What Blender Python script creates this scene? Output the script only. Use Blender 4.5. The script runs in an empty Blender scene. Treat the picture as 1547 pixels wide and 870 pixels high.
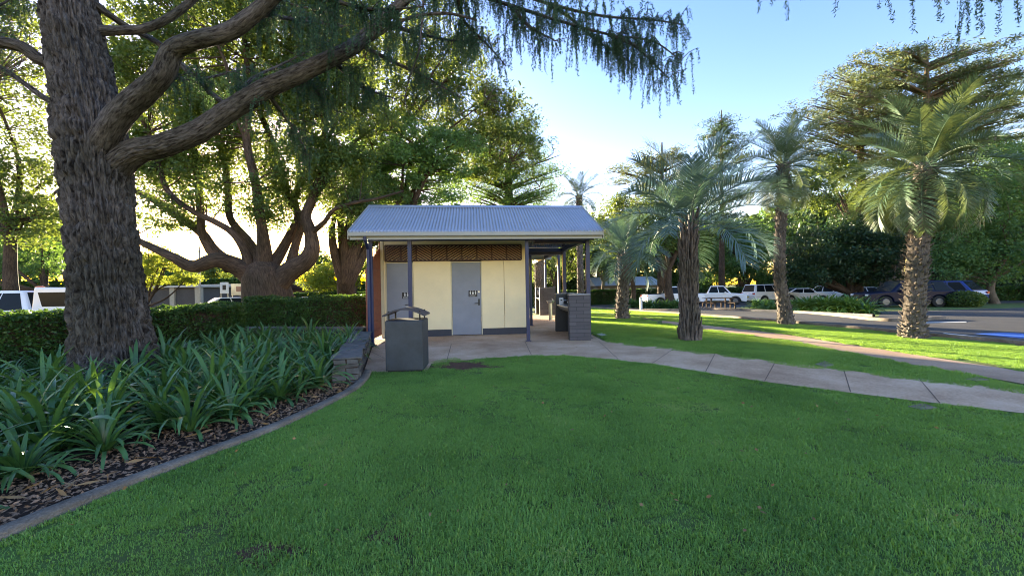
import bpy, bmesh, math, random
import numpy as np
from mathutils import Vector, Matrix
PI = math.pi
R = math.radians
scene = bpy.context.scene
C = scene.collection

# ---------------------------------------------------------------- camera, sky, sun, exposure
FPX, CXP, CYP, ROLL, CAMH = 575.0, 773.5, 434.5, 0.018, 1.45
cs, sn = math.cos(ROLL), math.sin(ROLL)
cam_d = bpy.data.cameras.new('camera'); cam = bpy.data.objects.new('camera', cam_d); C.objects.link(cam)
cam_d.sensor_width = 36; cam_d.lens = 36 * FPX / 1547; cam_d.clip_start = 0.05; cam_d.clip_end = 2000
cam.matrix_world = Matrix(((cs, sn, 0, 0), (0, 0, -1, 0), (-sn, cs, 0, CAMH), (0, 0, 0, 1)))
scene.camera = cam
SUN_AZ = math.atan2(-389.6, 575.0)      # from +Y towards +X
SUN_EL = math.atan(57.0 / 694.5) + R(3.0)
world = bpy.data.worlds.new('World'); scene.world = world; world.use_nodes = True
wn = world.node_tree.nodes; wl = world.node_tree.links; wn.clear()
sky = wn.new('ShaderNodeTexSky'); sky.sky_type = 'NISHITA'; sky.sun_disc = False
sky.sun_elevation = SUN_EL; sky.sun_rotation = SUN_AZ
sky.air_density = 1.0; sky.dust_density = 0.35; sky.ozone_density = 1.6
wb = wn.new('ShaderNodeBackground'); wb.inputs['Strength'].default_value = 0.11
wo = wn.new('ShaderNodeOutputWorld')
hs = wn.new('ShaderNodeHueSaturation'); hs.inputs['Saturation'].default_value = 1.32; hs.inputs['Hue'].default_value = 0.516
wl.new(sky.outputs[0], hs.inputs['Color']); wbal = wn.new('ShaderNodeMix'); wbal.data_type = 'RGBA'; wbal.blend_type = 'MULTIPLY'; wbal.inputs[0].default_value = 1.0; wbal.inputs[7].default_value = (1.16, 0.84, 0.80, 1)
wl.new(hs.outputs[0], wbal.inputs[6]); wl.new(wbal.outputs[2], wb.inputs[0]); wl.new(wb.outputs[0], wo.inputs[0])
sd = bpy.data.lights.new('sun', 'SUN'); sun = bpy.data.objects.new('sun', sd); C.objects.link(sun)
sd.energy = 5.0; sd.angle = R(0.6); sd.color = (1.0, 0.84, 0.56)
sdir = Vector((math.sin(SUN_AZ) * math.cos(SUN_EL), math.cos(SUN_AZ) * math.cos(SUN_EL), math.sin(SUN_EL)))
sun.rotation_euler = sdir.to_track_quat('Z', 'Y').to_euler()
vs = scene.view_settings
vs.view_transform = 'Standard'; vs.look = 'None'; vs.gamma = 1.0; vs.use_curve_mapping = False
vs.exposure = 3.12
cy = scene.cycles
cy.max_bounces = 7; cy.diffuse_bounces = 4; cy.glossy_bounces = 3; cy.transmission_bounces = 6; cy.transparent_max_bounces = 6
cy.filter_width = 1.0
cy.caustics_reflective = False; cy.caustics_refractive = False; cy.sample_clamp_indirect = 6.0

# ---------------------------------------------------------------- pixel and terrain helpers
def zg(x, y):
    return -0.022 * min(max(y - 14.0, 0.0), 46.0)
def ray(px, py):
    u, v = px - CXP, CYP - py
    return ((u * cs + v * sn) / FPX, (-u * sn + v * cs) / FPX)
def PT(px, py, Y):
    a, b = ray(px, py)
    return Vector((a * Y, Y, CAMH + b * Y))
def W(px, py, dz=0.0):
    a, b = ray(px, py); Y = 12.0
    for _ in range(60):
        Y = (CAMH - zg(0, Y)) / max(-b, 0.012)
    return Vector((a * Y, Y, zg(0, Y) + dz))

# ---------------------------------------------------------------- materials
def newmat(name):
    m = bpy.data.materials.new(name); m.use_nodes = True
    nt = m.node_tree; p = nt.nodes['Principled BSDF']
    return m, nt, p
def noise_node(nt, scale, detail=4, rough=0.6, vec=None, dist=0.0):
    n = nt.nodes.new('ShaderNodeTexNoise'); n.inputs['Scale'].default_value = scale
    n.inputs['Detail'].default_value = detail; n.inputs['Roughness'].default_value = rough
    n.inputs['Distortion'].default_value = dist
    if vec is not None: nt.links.new(vec, n.inputs['Vector'])
    return n
def ramp(nt, fac, stops):
    r = nt.nodes.new('ShaderNodeValToRGB'); el = r.color_ramp.elements
    while len(el) < len(stops): el.new(0.5)
    for e, (p, c) in zip(el, stops):
        e.position = p; e.color = (*c, 1) if len(c) == 3 else c
    nt.links.new(fac, r.inputs[0]); return r
def texco(nt, kind='Object', scale=None):
    t = nt.nodes.new('ShaderNodeTexCoord'); o = t.outputs[kind]
    if scale:
        mp = nt.nodes.new('ShaderNodeMapping'); mp.inputs['Scale'].default_value = scale
        nt.links.new(o, mp.inputs[0]); o = mp.outputs[0]
    return o
def bump(nt, p, h, strength=0.3, dist=0.02):
    b = nt.nodes.new('ShaderNodeBump'); b.inputs['Strength'].default_value = strength; b.inputs['Distance'].default_value = dist
    nt.links.new(h, b.inputs['Height']); nt.links.new(b.outputs[0], p.inputs['Normal']); return b
def plain(name, col, rough=0.6, metal=0.0, var=0.12, scale=6.0, bumps=0.0, bscale=60, coat=0.0, spec=0.5):
    m, nt, p = newmat(name)
    v = texco(nt); n = noise_node(nt, scale, 5, 0.65, v)
    a = tuple(max(0, c * (1 - var)) for c in col); b = tuple(min(1, c * (1 + var)) for c in col)
    r = ramp(nt, n.outputs['Fac'], [(0.3, a), (0.7, b)])
    nt.links.new(r.outputs[0], p.inputs['Base Color'])
    p.inputs['Roughness'].default_value = rough; p.inputs['Metallic'].default_value = metal
    p.inputs['Coat Weight'].default_value = coat; p.inputs['Specular IOR Level'].default_value = spec
    if bumps:
        n2 = noise_node(nt, bscale, 4, 0.7, v); bump(nt, p, n2.outputs['Fac'], bumps, 0.01)
    return m
def leafmat(name, dark, light, trans, tfac=0.4, rough=0.5, nscale=0.6, spec=0.35, world=False, third=None):
    """leaf shader: reflected colour varies per leaf, light passing through is yellower"""
    m = bpy.data.materials.new(name); m.use_nodes = True; nt = m.node_tree
    p = nt.nodes['Principled BSDF']; out = nt.nodes['Material Output']
    g = nt.nodes.new('ShaderNodeNewGeometry')
    n = noise_node(nt, nscale, 5 if world else 3, 0.65, g.outputs['Position'] if world else texco(nt))
    mx = nt.nodes.new('ShaderNodeMath'); mx.operation = 'ADD'
    m2 = nt.nodes.new('ShaderNodeMath'); m2.operation = 'MULTIPLY'; m2.inputs[1].default_value = 0.5
    nt.links.new(g.outputs['Random Per Island'], m2.inputs[0])
    m3 = nt.nodes.new('ShaderNodeMath'); m3.operation = 'MULTIPLY_ADD'; m3.inputs[1].default_value = 1.6; m3.inputs[2].default_value = -0.5
    nt.links.new(n.outputs['Fac'], m3.inputs[0])
    nt.links.new(m2.outputs[0], mx.inputs[0]); nt.links.new(m3.outputs[0], mx.inputs[1])
    r = ramp(nt, mx.outputs[0], [(0.1, dark), (0.9, light)] if third is None else [(0.05, dark), (0.62, light), (0.86, light), (0.98, third)])
    nt.links.new(r.outputs[0], p.inputs['Base Color'])
    p.inputs['Roughness'].default_value = rough; p.inputs['Specular IOR Level'].default_value = spec
    t = nt.nodes.new('ShaderNodeBsdfTranslucent')
    r2 = ramp(nt, mx.outputs[0], [(0.1, tuple(c * 0.55 for c in trans)), (0.9, trans)])
    nt.links.new(r2.outputs[0], t.inputs[0])
    ms = nt.nodes.new('ShaderNodeMixShader'); ms.inputs[0].default_value = tfac
    nt.links.new(p.outputs[0], ms.inputs[1]); nt.links.new(t.outputs[0], ms.inputs[2]); nt.links.new(ms.outputs[0], out.inputs[0])
    return m
def barkmat(name, c1, c2, scale=(9, 9, 1.6), b=0.8, bd=0.03):
    m, nt, p = newmat(name)
    m['bark'] = 1
    ab = nt.nodes.new('ShaderNodeAttribute'); ab.attribute_name = 'bark'; mp = nt.nodes.new('ShaderNodeMapping'); mp.inputs['Scale'].default_value = scale
    nt.links.new(ab.outputs['Vector'], mp.inputs[0]); v = mp.outputs[0]
    n = noise_node(nt, 2.2, 8, 0.68, v, 0.6); n2 = noise_node(nt, 0.8, 3, 0.5, texco(nt))
    r = ramp(nt, n.outputs['Fac'], [(0.36, c1), (0.64, c2)])
    mx = nt.nodes.new('ShaderNodeMix'); mx.data_type = 'RGBA'; mx.blend_type = 'MULTIPLY'; mx.inputs[0].default_value = 0.75
    r2 = ramp(nt, n2.outputs['Fac'], [(0.38, (0.45, 0.5, 0.42)), (0.62, (1, 1, 1))])
    nt.links.new(r.outputs[0], mx.inputs[6]); nt.links.new(r2.outputs[0], mx.inputs[7])
    nt.links.new(mx.outputs[2], p.inputs['Base Color']); p.inputs['Roughness'].default_value = 0.9
    p.inputs['Specular IOR Level'].default_value = 0.2
    bump(nt, p, n.outputs['Fac'], b, bd)
    return m
def groundmat(name, cols, scale, fine, bumps=0.5, rough=0.95, big=0.35):
    m, nt, p = newmat(name); v = texco(nt)
    n = noise_node(nt, scale, 6, 0.7, v); n2 = noise_node(nt, fine, 4, 0.7, v); n3 = noise_node(nt, big, 3, 0.5, v)
    a = nt.nodes.new('ShaderNodeMath'); a.operation = 'ADD'; b = nt.nodes.new('ShaderNodeMath'); b.operation = 'ADD'
    nt.links.new(n.outputs['Fac'], a.inputs[0]); nt.links.new(n2.outputs['Fac'], a.inputs[1])
    nt.links.new(a.outputs[0], b.inputs[0]); nt.links.new(n3.outputs['Fac'], b.inputs[1])
    d = nt.nodes.new('ShaderNodeMath'); d.operation = 'MULTIPLY'; d.inputs[1].default_value = 1 / 3
    nt.links.new(b.outputs[0], d.inputs[0])
    k = len(cols); r = ramp(nt, d.outputs[0], [(0.38 + 0.24 * i / (k - 1), c) for i, c in enumerate(cols)])
    nt.links.new(r.outputs[0], p.inputs['Base Color']); p.inputs['Roughness'].default_value = rough
    p.inputs['Specular IOR Level'].default_value = 0.25
    bump(nt, p, n2.outputs['Fac'], bumps, 0.02)
    return m
def blockmat(name, c, mortar, w, h, rough=0.85):
    m, nt, p = newmat(name)
    g = nt.nodes.new('ShaderNodeTexCoord'); sp = nt.nodes.new('ShaderNodeSeparateXYZ'); nt.links.new(g.outputs['Object'], sp.inputs[0])
    ad = nt.nodes.new('ShaderNodeMath'); ad.operation = 'ADD'; nt.links.new(sp.outputs[0], ad.inputs[0]); nt.links.new(sp.outputs[1], ad.inputs[1])
    cb = nt.nodes.new('ShaderNodeCombineXYZ'); nt.links.new(ad.outputs[0], cb.inputs[0]); nt.links.new(sp.outputs[2], cb.inputs[1])
    bt = nt.nodes.new('ShaderNodeTexBrick'); nt.links.new(cb.outputs[0], bt.inputs[0])
    bt.inputs['Scale'].default_value = 1; bt.inputs['Brick Width'].default_value = w; bt.inputs['Row Height'].default_value = h
    bt.inputs['Mortar Size'].default_value = 0.006; bt.inputs['Color1'].default_value = (*c, 1)
    bt.inputs['Color2'].default_value = (*[x * 1.35 for x in c], 1); bt.inputs['Mortar'].default_value = (*mortar, 1)
    nt.links.new(bt.outputs[0], p.inputs['Base Color']); p.inputs['Roughness'].default_value = rough
    bump(nt, p, bt.outputs['Fac'], -0.4, 0.01)
    return m

M = {}
M['grass'] = groundmat('grass_soil', [(0.11, 0.085, 0.04), (0.10, 0.14, 0.035), (0.12, 0.21, 0.04)], 3.0, 40, 0.8, big=0.9)
M['blade'] = leafmat('grass_blade', (0.055, 0.165, 0.032), (0.235, 0.41, 0.095), (0.50, 0.72, 0.05), 0.35, 0.45, 0.7, 0.35, True, (0.52, 0.44, 0.20))
M['concrete'] = groundmat('paving_concrete', [(0.42, 0.25, 0.15), (0.60, 0.39, 0.25), (0.74, 0.53, 0.37)], 1.2, 35, 0.25, 0.9, 0.6)
M['concrete2'] = groundmat('footpath_concrete', [(0.32, 0.20, 0.13), (0.45, 0.30, 0.20), (0.55, 0.38, 0.27)], 1.2, 35, 0.25, 0.9, 0.6)
M['kerb'] = groundmat('kerb_concrete', [(0.11, 0.09, 0.07), (0.22, 0.18, 0.14), (0.36, 0.30, 0.24)], 5, 60, 0.9, 0.9, 1.0)
M['asphalt'] = groundmat('asphalt', [(0.04, 0.04, 0.042), (0.06, 0.059, 0.06), (0.085, 0.083, 0.082)], 0.8, 90, 0.4, 0.8, 0.25)
M['mulch'] = groundmat('mulch_soil', [(0.02, 0.013, 0.009), (0.05, 0.03, 0.02), (0.09, 0.055, 0.035)], 9, 60, 1.0)
M['dirt'] = groundmat('bare_dirt', [(0.07, 0.034, 0.022), (0.12, 0.06, 0.038), (0.19, 0.10, 0.065)], 9, 60, 1.0)
M['chip'] = leafmat('bark_chip', (0.10, 0.05, 0.028), (0.42, 0.25, 0.15), (0.1, 0.06, 0.03), 0.05, 0.8)
M['deadleaf'] = leafmat('dead_leaf', (0.20, 0.10, 0.04), (0.42, 0.26, 0.12), (0.4, 0.2, 0.05), 0.25, 0.7)
M['strap'] = leafmat('strap_leaf', (0.014, 0.055, 0.016), (0.085, 0.19, 0.055), (0.20, 0.36, 0.04), 0.22, 0.33, 0.9, 0.5, False, (0.38, 0.30, 0.09))
M['hedge'] = leafmat('hedge_leaf', (0.018, 0.055, 0.014), (0.06, 0.13, 0.03), (0.15, 0.26, 0.03), 0.3, 0.45, 1.5)
M['broad'] = leafmat('broad_leaf', (0.025, 0.065, 0.02), (0.085, 0.145, 0.04), (0.26, 0.33, 0.045), 0.38, 0.5, 0.4)
M['yellow'] = leafmat('lime_leaf', (0.10, 0.16, 0.02), (0.22, 0.28, 0.03), (0.45, 0.50, 0.05), 0.5, 0.5, 0.5)
M['darkleaf'] = leafmat('dark_leaf', (0.014, 0.04, 0.018), (0.04, 0.085, 0.035), (0.10, 0.17, 0.04), 0.25, 0.4, 0.5)
M['midleaf'] = leafmat('mid_leaf', (0.045, 0.12, 0.05), (0.13, 0.25, 0.09), (0.22, 0.36, 0.05), 0.4, 0.5, 0.35)
M['cedar'] = leafmat('cedar_needle', (0.035, 0.075, 0.045), (0.13, 0.19, 0.08), (0.25, 0.27, 0.06), 0.3, 0.6, 0.3)
M['needle'] = leafmat('drooping_needle', (0.02, 0.06, 0.04), (0.055, 0.13, 0.075), (0.14, 0.25, 0.07), 0.3, 0.5, 0.6)
M['frondblue'] = leafmat('palm_frond_blue', (0.06, 0.12, 0.12), (0.15, 0.24, 0.22), (0.14, 0.24, 0.11), 0.25, 0.4, 0.8, 0.6)
M['frondgreen'] = leafmat('palm_frond_green', (0.04, 0.085, 0.055), (0.10, 0.17, 0.10), (0.26, 0.32, 0.08), 0.28, 0.4, 0.8, 0.6)
M['barkmain'] = barkmat('rough_grey_bark', (0.02, 0.015, 0.013), (0.20, 0.175, 0.165), (15, 15, 3.4), 1.0, 0.05)
M['bark'] = barkmat('brown_bark', (0.04, 0.028, 0.022), (0.135, 0.095, 0.07))
M['barkpale'] = barkmat('pale_bark', (0.10, 0.075, 0.055), (0.24, 0.185, 0.14))
M['boot'] = barkmat('palm_boot', (0.07, 0.055, 0.05), (0.23, 0.19, 0.17), (10, 10, 3), 0.7, 0.02)
M['cream'] = plain('cream_panel', (0.86, 0.74, 0.48), 0.7, var=0.055, scale=1.6)
M['creamtrim'] = plain('cream_trim', (0.62, 0.56, 0.40), 0.6, var=0.05)
M['doorgrey'] = plain('grey_blue_door', (0.22, 0.245, 0.31), 0.5, var=0.09, scale=2.2)
M['plinth'] = plain('dark_plinth', (0.045, 0.048, 0.065), 0.7, var=0.1)
M['navy'] = plain('navy_paint', (0.012, 0.022, 0.085), 0.45, var=0.12, scale=3)
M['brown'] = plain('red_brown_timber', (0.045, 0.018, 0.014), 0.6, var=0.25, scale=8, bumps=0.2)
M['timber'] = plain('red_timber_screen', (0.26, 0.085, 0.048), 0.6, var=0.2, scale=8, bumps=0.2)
M['roof'] = plain('galvanised_roof', (0.42, 0.45, 0.52), 0.38, 0.55, var=0.06, scale=1.0)
M['gutter'] = plain('grey_gutter', (0.34, 0.35, 0.34), 0.45, var=0.05)
M['soffit'] = plain('soffit', (0.30, 0.28, 0.22), 0.8)
M['binbody'] = plain('bin_blue_grey', (0.032, 0.042, 0.055), 0.5, 0.0, var=0.3, scale=3.5, bumps=0.05)
M['binlid'] = plain('bin_lid', (0.04, 0.045, 0.07), 0.4, 0.3, var=0.1)
M['black'] = plain('black', (0.012, 0.012, 0.014), 0.5)
M['white'] = plain('white_paint', (0.75, 0.76, 0.78), 0.35, var=0.03)
M['steel'] = plain('stainless_steel', (0.55, 0.56, 0.58), 0.28, 0.9, var=0.05)
M['block'] = blockmat('charcoal_block', (0.075, 0.072, 0.082), (0.035, 0.034, 0.04), 0.39, 0.1)
M['darkpanel'] = plain('charcoal_panel', (0.03, 0.034, 0.04), 0.5)
M['captop'] = plain('wall_cap', (0.40, 0.40, 0.40), 0.5)
M['stone'] = plain('wall_stone', (0.11, 0.105, 0.10), 0.85, var=0.45, scale=5, bumps=0.6, bscale=25)
M['carwhite'] = plain('car_white', (0.86, 0.86, 0.88), 0.25, 0.0, var=0.02, coat=0.6)
M['carcream'] = plain('car_cream', (0.60, 0.58, 0.52), 0.25, 0.0, var=0.02, coat=0.6)
M['cardark'] = plain('car_navy', (0.004, 0.007, 0.03), 0.3, 0.0, var=0.02, spec=.18)
M['carblue'] = plain('car_blue', (0.01, 0.03, 0.18), 0.25, 0.0, var=0.02, coat=0.4)
M['carsilver'] = plain('car_silver', (0.38, 0.40, 0.43), 0.28, 0.5, var=0.02, coat=0.6)
M['glass'] = plain('car_glass', (0.012, 0.016, 0.02), 0.16, 0.0, var=0.05, spec=0.12)
M['tyre'] = plain('tyre', (0.015, 0.015, 0.015), 0.85)
M['rim'] = plain('rim', (0.16, 0.16, 0.17), 0.4, 0.6)
M['redlens'] = plain('red_lens', (0.40, 0.02, 0.02), 0.2)
M['lens'] = plain('clear_lens', (0.6, 0.62, 0.65), 0.15)
M['orange'] = plain('orange_lens', (0.85, 0.20, 0.03), 0.25)
M['plate'] = plain('yellow_plate', (0.75, 0.60, 0.05), 0.4)
M['housewall'] = plain('house_wall', (0.22, 0.19, 0.16), 0.8)
M['brick'] = blockmat('brick_wall', (0.22, 0.11, 0.07), (0.3, 0.27, 0.24), 0.24, 0.086)
M['fencedark'] = plain('dark_slat_fence', (0.075, 0.07, 0.075), 0.6)
M['pillar'] = plain('rendered_pillar', (0.42, 0.38, 0.31), 0.8)
M['houseroof'] = plain('pale_roof', (0.45, 0.46, 0.47), 0.5, 0.3)
M['blueline'] = plain('blue_road_paint', (0.05, 0.16, 0.55), 0.6, var=0.15, scale=5)
M['whiteline'] = plain('white_road_paint', (0.65, 0.64, 0.60), 0.6, var=0.15, scale=5)
M['tabletimber'] = plain('table_timber', (0.07, 0.05, 0.04), 0.95, spec=.1)
M['joint'] = plain('paving_joint', (0.07, 0.05, 0.04), 0.9)

# ---------------------------------------------------------------- mesh helpers
def put(o, parent=None, label=None, cat=None, group=None, kind=None):
    C.objects.link(o)
    if parent is not None: o.parent = parent
    if label: o['label'] = label
    if cat: o['category'] = cat
    if group: o['group'] = group
    if kind: o['kind'] = kind
    return o
def thing(name, label, cat, loc=(0, 0, 0), rz=0.0, group=None):
    o = bpy.data.objects.new(name, None); o.empty_display_size = 0.2
    o.location = loc; o.rotation_euler = (0, 0, rz)
    return put(o, None, label, cat, group)
def world_to_local(o, p):
    return o.matrix_basis.inverted() @ Vector(p)
class MB:
    """collects polygons, linked as one mesh"""
    def __init__(s): s.v = []; s.f = []
    def quad(s, *p):
        n = len(s.v); s.v += [tuple(q) for q in p]; s.f.append(tuple(range(n, n + len(p))))
    def box(s, x0, x1, y0, y1, z0, z1, m=None):
        n = len(s.v); P = [(x0, y0, z0), (x1, y0, z0), (x1, y1, z0), (x0, y1, z0), (x0, y0, z1), (x1, y0, z1), (x1, y1, z1), (x0, y1, z1)]
        if m is not None: P = [tuple(m @ Vector(p)) for p in P]
        s.v += P
        s.f += [tuple(n + i for i in q) for q in ((0, 3, 2, 1), (4, 5, 6, 7), (0, 1, 5, 4), (1, 2, 6, 5), (2, 3, 7, 6), (3, 0, 4, 7))]
    def prism(s, poly, axis, a, b):
        """poly of 2D points extruded along axis 0/1/2 between a and b"""
        def mk(p, t):
            q = [p[0], p[1]]; q.insert(axis, t); return tuple(q)
        n = len(s.v); k = len(poly)
        s.v += [mk(p, a) for p in poly] + [mk(p, b) for p in poly]
        s.f.append(tuple(range(n, n + k))[::-1]); s.f.append(tuple(range(n + k, n + 2 * k)))
        for i in range(k):
            j = (i + 1) % k; s.f.append((n + i, n + j, n + k + j, n + k + i))
    def tube(s, pts, rad, seg=10, cap=True):
        pts = [Vector(p) for p in pts]
        if not hasattr(rad, '__len__'): rad = [rad] * len(pts)
        n0 = len(s.v); up = None
        for i, p in enumerate(pts):
            d = (pts[min(i + 1, len(pts) - 1)] - pts[max(i - 1, 0)]).normalized()
            if up is None: up = Vector((0, 0, 1)) if abs(d.z) < 0.9 else Vector((1, 0, 0))
            a = d.cross(up).normalized(); b = a.cross(d); up = b if abs(d.z) < 0.99 else up
            up = b
            for k in range(seg):
                t = 2 * PI * k / seg; s.v.append(tuple(p + (a * math.cos(t) + b * math.sin(t)) * rad[i]))
        for i in range(len(pts) - 1):
            for k in range(seg):
                a0 = n0 + i * seg + k; a1 = n0 + i * seg + (k + 1) % seg
                s.f.append((a0, a1, a1 + seg, a0 + seg))
        if cap:
            s.f.append(tuple(n0 + k for k in range(seg))[::-1]); e = n0 + (len(pts) - 1) * seg
            s.f.append(tuple(e + k for k in range(seg)))
    def build(s, name, mat, parent=None, bev=0.0, smooth=False, segs=2, **kw):
        me = bpy.data.meshes.new(name); me.from_pydata(s.v, [], s.f); me.materials.append(mat)
        bm = bmesh.new(); bm.from_mesh(me); bmesh.ops.recalc_face_normals(bm, faces=bm.faces); bm.to_mesh(me); bm.free()
        o = bpy.data.objects.new(name, me)
        if bev:
            b = o.modifiers.new('bevel', 'BEVEL'); b.width = bev; b.segments = segs; b.limit_method = 'ANGLE'; b.angle_limit = R(35)
        if smooth:
            for p in me.polygons: p.use_smooth = True
        return put(o, parent, **kw)
class Acc:
    """numpy quads collected into one mesh"""
    def __init__(s): s.v = []; s.f = []; s.n = 0; s.uv = []
    def add(s, v, f, uv=None):
        s.uv.append(uv if uv is not None else np.asarray(v, float).reshape(-1, 3)); s.v.append(np.asarray(v, float).reshape(-1, 3)); s.f.append(np.asarray(f, int).reshape(-1, 4) + s.n); s.n += len(s.v[-1])
    def mesh(s, name, mat, smooth=False, off=None):
        v = np.concatenate(s.v); f = np.concatenate(s.f)
        uv = np.concatenate(s.uv)
        if off is not None: v = v - np.array(off)
        me = bpy.data.meshes.new(name); me.vertices.add(len(v)); me.vertices.foreach_set('co', v.ravel().astype(np.float32))
        me.loops.add(f.size); me.loops.foreach_set('vertex_index', f.ravel().astype(np.int32))
        me.polygons.add(len(f)); me.polygons.foreach_set('loop_start', (np.arange(len(f)) * 4).astype(np.int32))
        if smooth: me.polygons.foreach_set('use_smooth', np.ones(len(f), bool))
        me.update(calc_edges=True); me.materials.append(mat)
        if mat.get('bark'):
            at_ = me.attributes.new('bark', 'FLOAT_VECTOR', 'POINT'); at_.data.foreach_set('vector', uv.ravel().astype(np.float32))
        return me
    def build(s, name, mat, parent=None, smooth=False, off=None, **kw):
        return put(bpy.data.objects.new(name, s.mesh(name, mat, smooth, off)), parent, **kw)
def addt(acc, v, f): acc.add(v, f, np_tube.uv)
def unit(a): return a / np.maximum(np.linalg.norm(a, axis=-1, keepdims=True), 1e-9)
def np_tube(pts, rad, seg=8, disp=None):
    """returns verts, quads of a tube; disp(points, angle, t) pushes the surface outwards"""
    pts = np.asarray(pts, float); rad = np.asarray(rad, float); n = len(pts)
    d = np.gradient(pts, axis=0); d = unit(d)
    a = np.cross(d[0], [0.3, 1, 0.2]); a /= np.linalg.norm(a); A = []; B = []
    for i in range(n):
        a = a - d[i] * np.dot(a, d[i]); a /= np.linalg.norm(a); A.append(a); B.append(np.cross(d[i], a))
    A = np.array(A); B = np.array(B); t = np.arange(seg) * 2 * PI / seg
    nor = A[:, None] * np.cos(t)[None, :, None] + B[:, None] * np.sin(t)[None, :, None]
    r = rad[:, None] * np.ones((1, seg))
    if disp is not None: r = r + disp(pts, t, rad)
    v = pts[:, None] + nor * r[..., None]
    if disp is not None or seg > 4:
        s_ = np.r_[0, np.cumsum(np.linalg.norm(np.diff(pts, axis=0), axis=1))][:, None] + 0 * t[None]
        np_tube.uv = np.stack([np.cos(t)[None] * rad[:, None], np.sin(t)[None] * rad[:, None], s_ + pts[0][0]], -1).reshape(-1, 3)
    else: np_tube.uv = v.reshape(-1, 3)
    i = np.arange(n - 1)[:, None]; k = np.arange(seg)[None]; k2 = (k + 1) % seg
    f = np.stack([i * seg + k, i * seg + k2, (i + 1) * seg + k2, (i + 1) * seg + k], -1)
    return v.reshape(-1, 3), f.reshape(-1, 4)
def catmull(pts, n):
    P = np.asarray(pts, float); P = np.vstack([2 * P[0] - P[1], P, 2 * P[-1] - P[-2]]); m = len(P) - 3
    out = []
    for t in np.linspace(0, m - 1e-6, n):
        i = int(t); u = t - i; p0, p1, p2, p3 = P[i:i + 4]
        out.append(0.5 * ((2 * p1) + (-p0 + p2) * u + (2 * p0 - 5 * p1 + 4 * p2 - p3) * u * u + (-p0 + 3 * p1 - 3 * p2 + p3) * u ** 3))
    return np.array(out)
def hash3(i, j, k, seed=0):
    h = np.sin(i * 127.1 + j * 311.7 + k * 74.7 + seed * 53.3) * 43758.5453
    return h - np.floor(h)
def vnoise(x, y, z=0.0, seed=0):
    x = np.asarray(x, float); y = np.asarray(y, float); z = np.asarray(z, float) + 0 * x
    i, j, k = np.floor(x), np.floor(y), np.floor(z); fx, fy, fz = x - i, y - j, z - k
    fx, fy, fz = [t * t * (3 - 2 * t) for t in (fx, fy, fz)]
    o = 0
    for a in (0, 1):
        for b in (0, 1):
            for c in (0, 1):
                o = o + hash3(i + a, j + b, k + c, seed) * (fx if a else 1 - fx) * (fy if b else 1 - fy) * (fz if c else 1 - fz)
    return o
def leaves(acc, P, L, Wd, rng, flat=0.0, along=None, amix=0.0):
    """rhombic leaves at points P; flat tilts normals up, along gives a preferred axis"""
    P = np.asarray(P, float); n = len(P)
    if n == 0: return
    a = rng.normal(size=(n, 3)); a[:, 2] *= (1 - flat)
    if along is not None: a = unit(a) * (1 - amix) + np.asarray(along) * amix
    a = unit(a); b = rng.normal(size=(n, 3)); b[:, 2] *= (1 - flat)
    b = unit(np.cross(a, np.cross(a, b)))
    l = L * rng.uniform(0.6, 1.3, (n, 1)); w = Wd * rng.uniform(0.6, 1.3, (n, 1))
    v = np.stack([P - a * l, P + b * w, P + a * l, P - b * w], 1)
    acc.add(v, np.arange(n * 4).reshape(-1, 4))
def sheet(name, poly, mat, dz, parent=None, kind='structure', **kw):
    """polygon in plan laid on the terrain dz above it"""
    bm = bmesh.new(); vs_ = [bm.verts.new((p[0], p[1], 0)) for p in poly]; bm.faces.new(vs_)
    for yy in (14.0, 60.0):
        bmesh.ops.bisect_plane(bm, geom=bm.verts[:] + bm.edges[:] + bm.faces[:], plane_co=(0, yy, 0), plane_no=(0, 1, 0))
    bmesh.ops.triangulate(bm, faces=bm.faces[:])
    for v in bm.verts: v.co.z = zg(v.co.x, v.co.y) + dz
    bmesh.ops.recalc_face_normals(bm, faces=bm.faces)
    me = bpy.data.meshes.new(name); bm.to_mesh(me); bm.free()
    for p in me.polygons:
        if p.normal.z < 0: p.flip()
    me.materials.append(mat)
    return put(bpy.data.objects.new(name, me), parent, kind=kind, **kw)
def strip(name, line, w, h, mat, base=0.0, bev=0.012, wob=0.0, **kw):
    """kerb of width w and height h along a plan line"""
    P = catmull([(p[0], p[1], 0) for p in line], max(24, 6 * len(line))); d = unit(np.gradient(P, axis=0)); nrm = np.stack([-d[:, 1], d[:, 0], 0 * d[:, 0]], 1)
    acc = Acc(); n = len(P); wj = w / 2
    zz = np.array([zg(p[0], p[1]) for p in P]) + base
    prof = [(-wj, -0.05), (-wj, h - 0.012), (-wj + 0.015, h), (wj - 0.015, h), (wj, h - 0.012), (wj, -0.05)]
    V = []
    for o_, z_ in prof:
        V.append(P + nrm * o_ + np.stack([0 * zz, 0 * zz, zz + z_], 1))
    V = np.stack(V, 1); k = len(prof)
    i = np.arange(n - 1)[:, None]; j = np.arange(k - 1)[None]
    f = np.stack([i * k + j, i * k + j + 1, (i + 1) * k + j + 1, (i + 1) * k + j], -1)
    acc.add(V, f)
    return acc.build(name, mat, **kw)
def inside(poly, x, y):
    x = np.asarray(x); y = np.asarray(y); r = np.zeros(x.shape, bool); n = len(poly)
    for i in range(n):
        x0, y0 = poly[i][0], poly[i][1]; x1, y1 = poly[(i + 1) % n][0], poly[(i + 1) % n][1]
        c = ((y0 > y) != (y1 > y)) & (x < (x1 - x0) * (y - y0) / ((y1 - y0) if y1 != y0 else 1e-9) + x0); r ^= c
    return r
def copy_tree(o, parent=None):
    c = o.copy(); C.objects.link(c); c.parent = parent
    for ch in o.children: copy_tree(ch, c)
    return c

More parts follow.
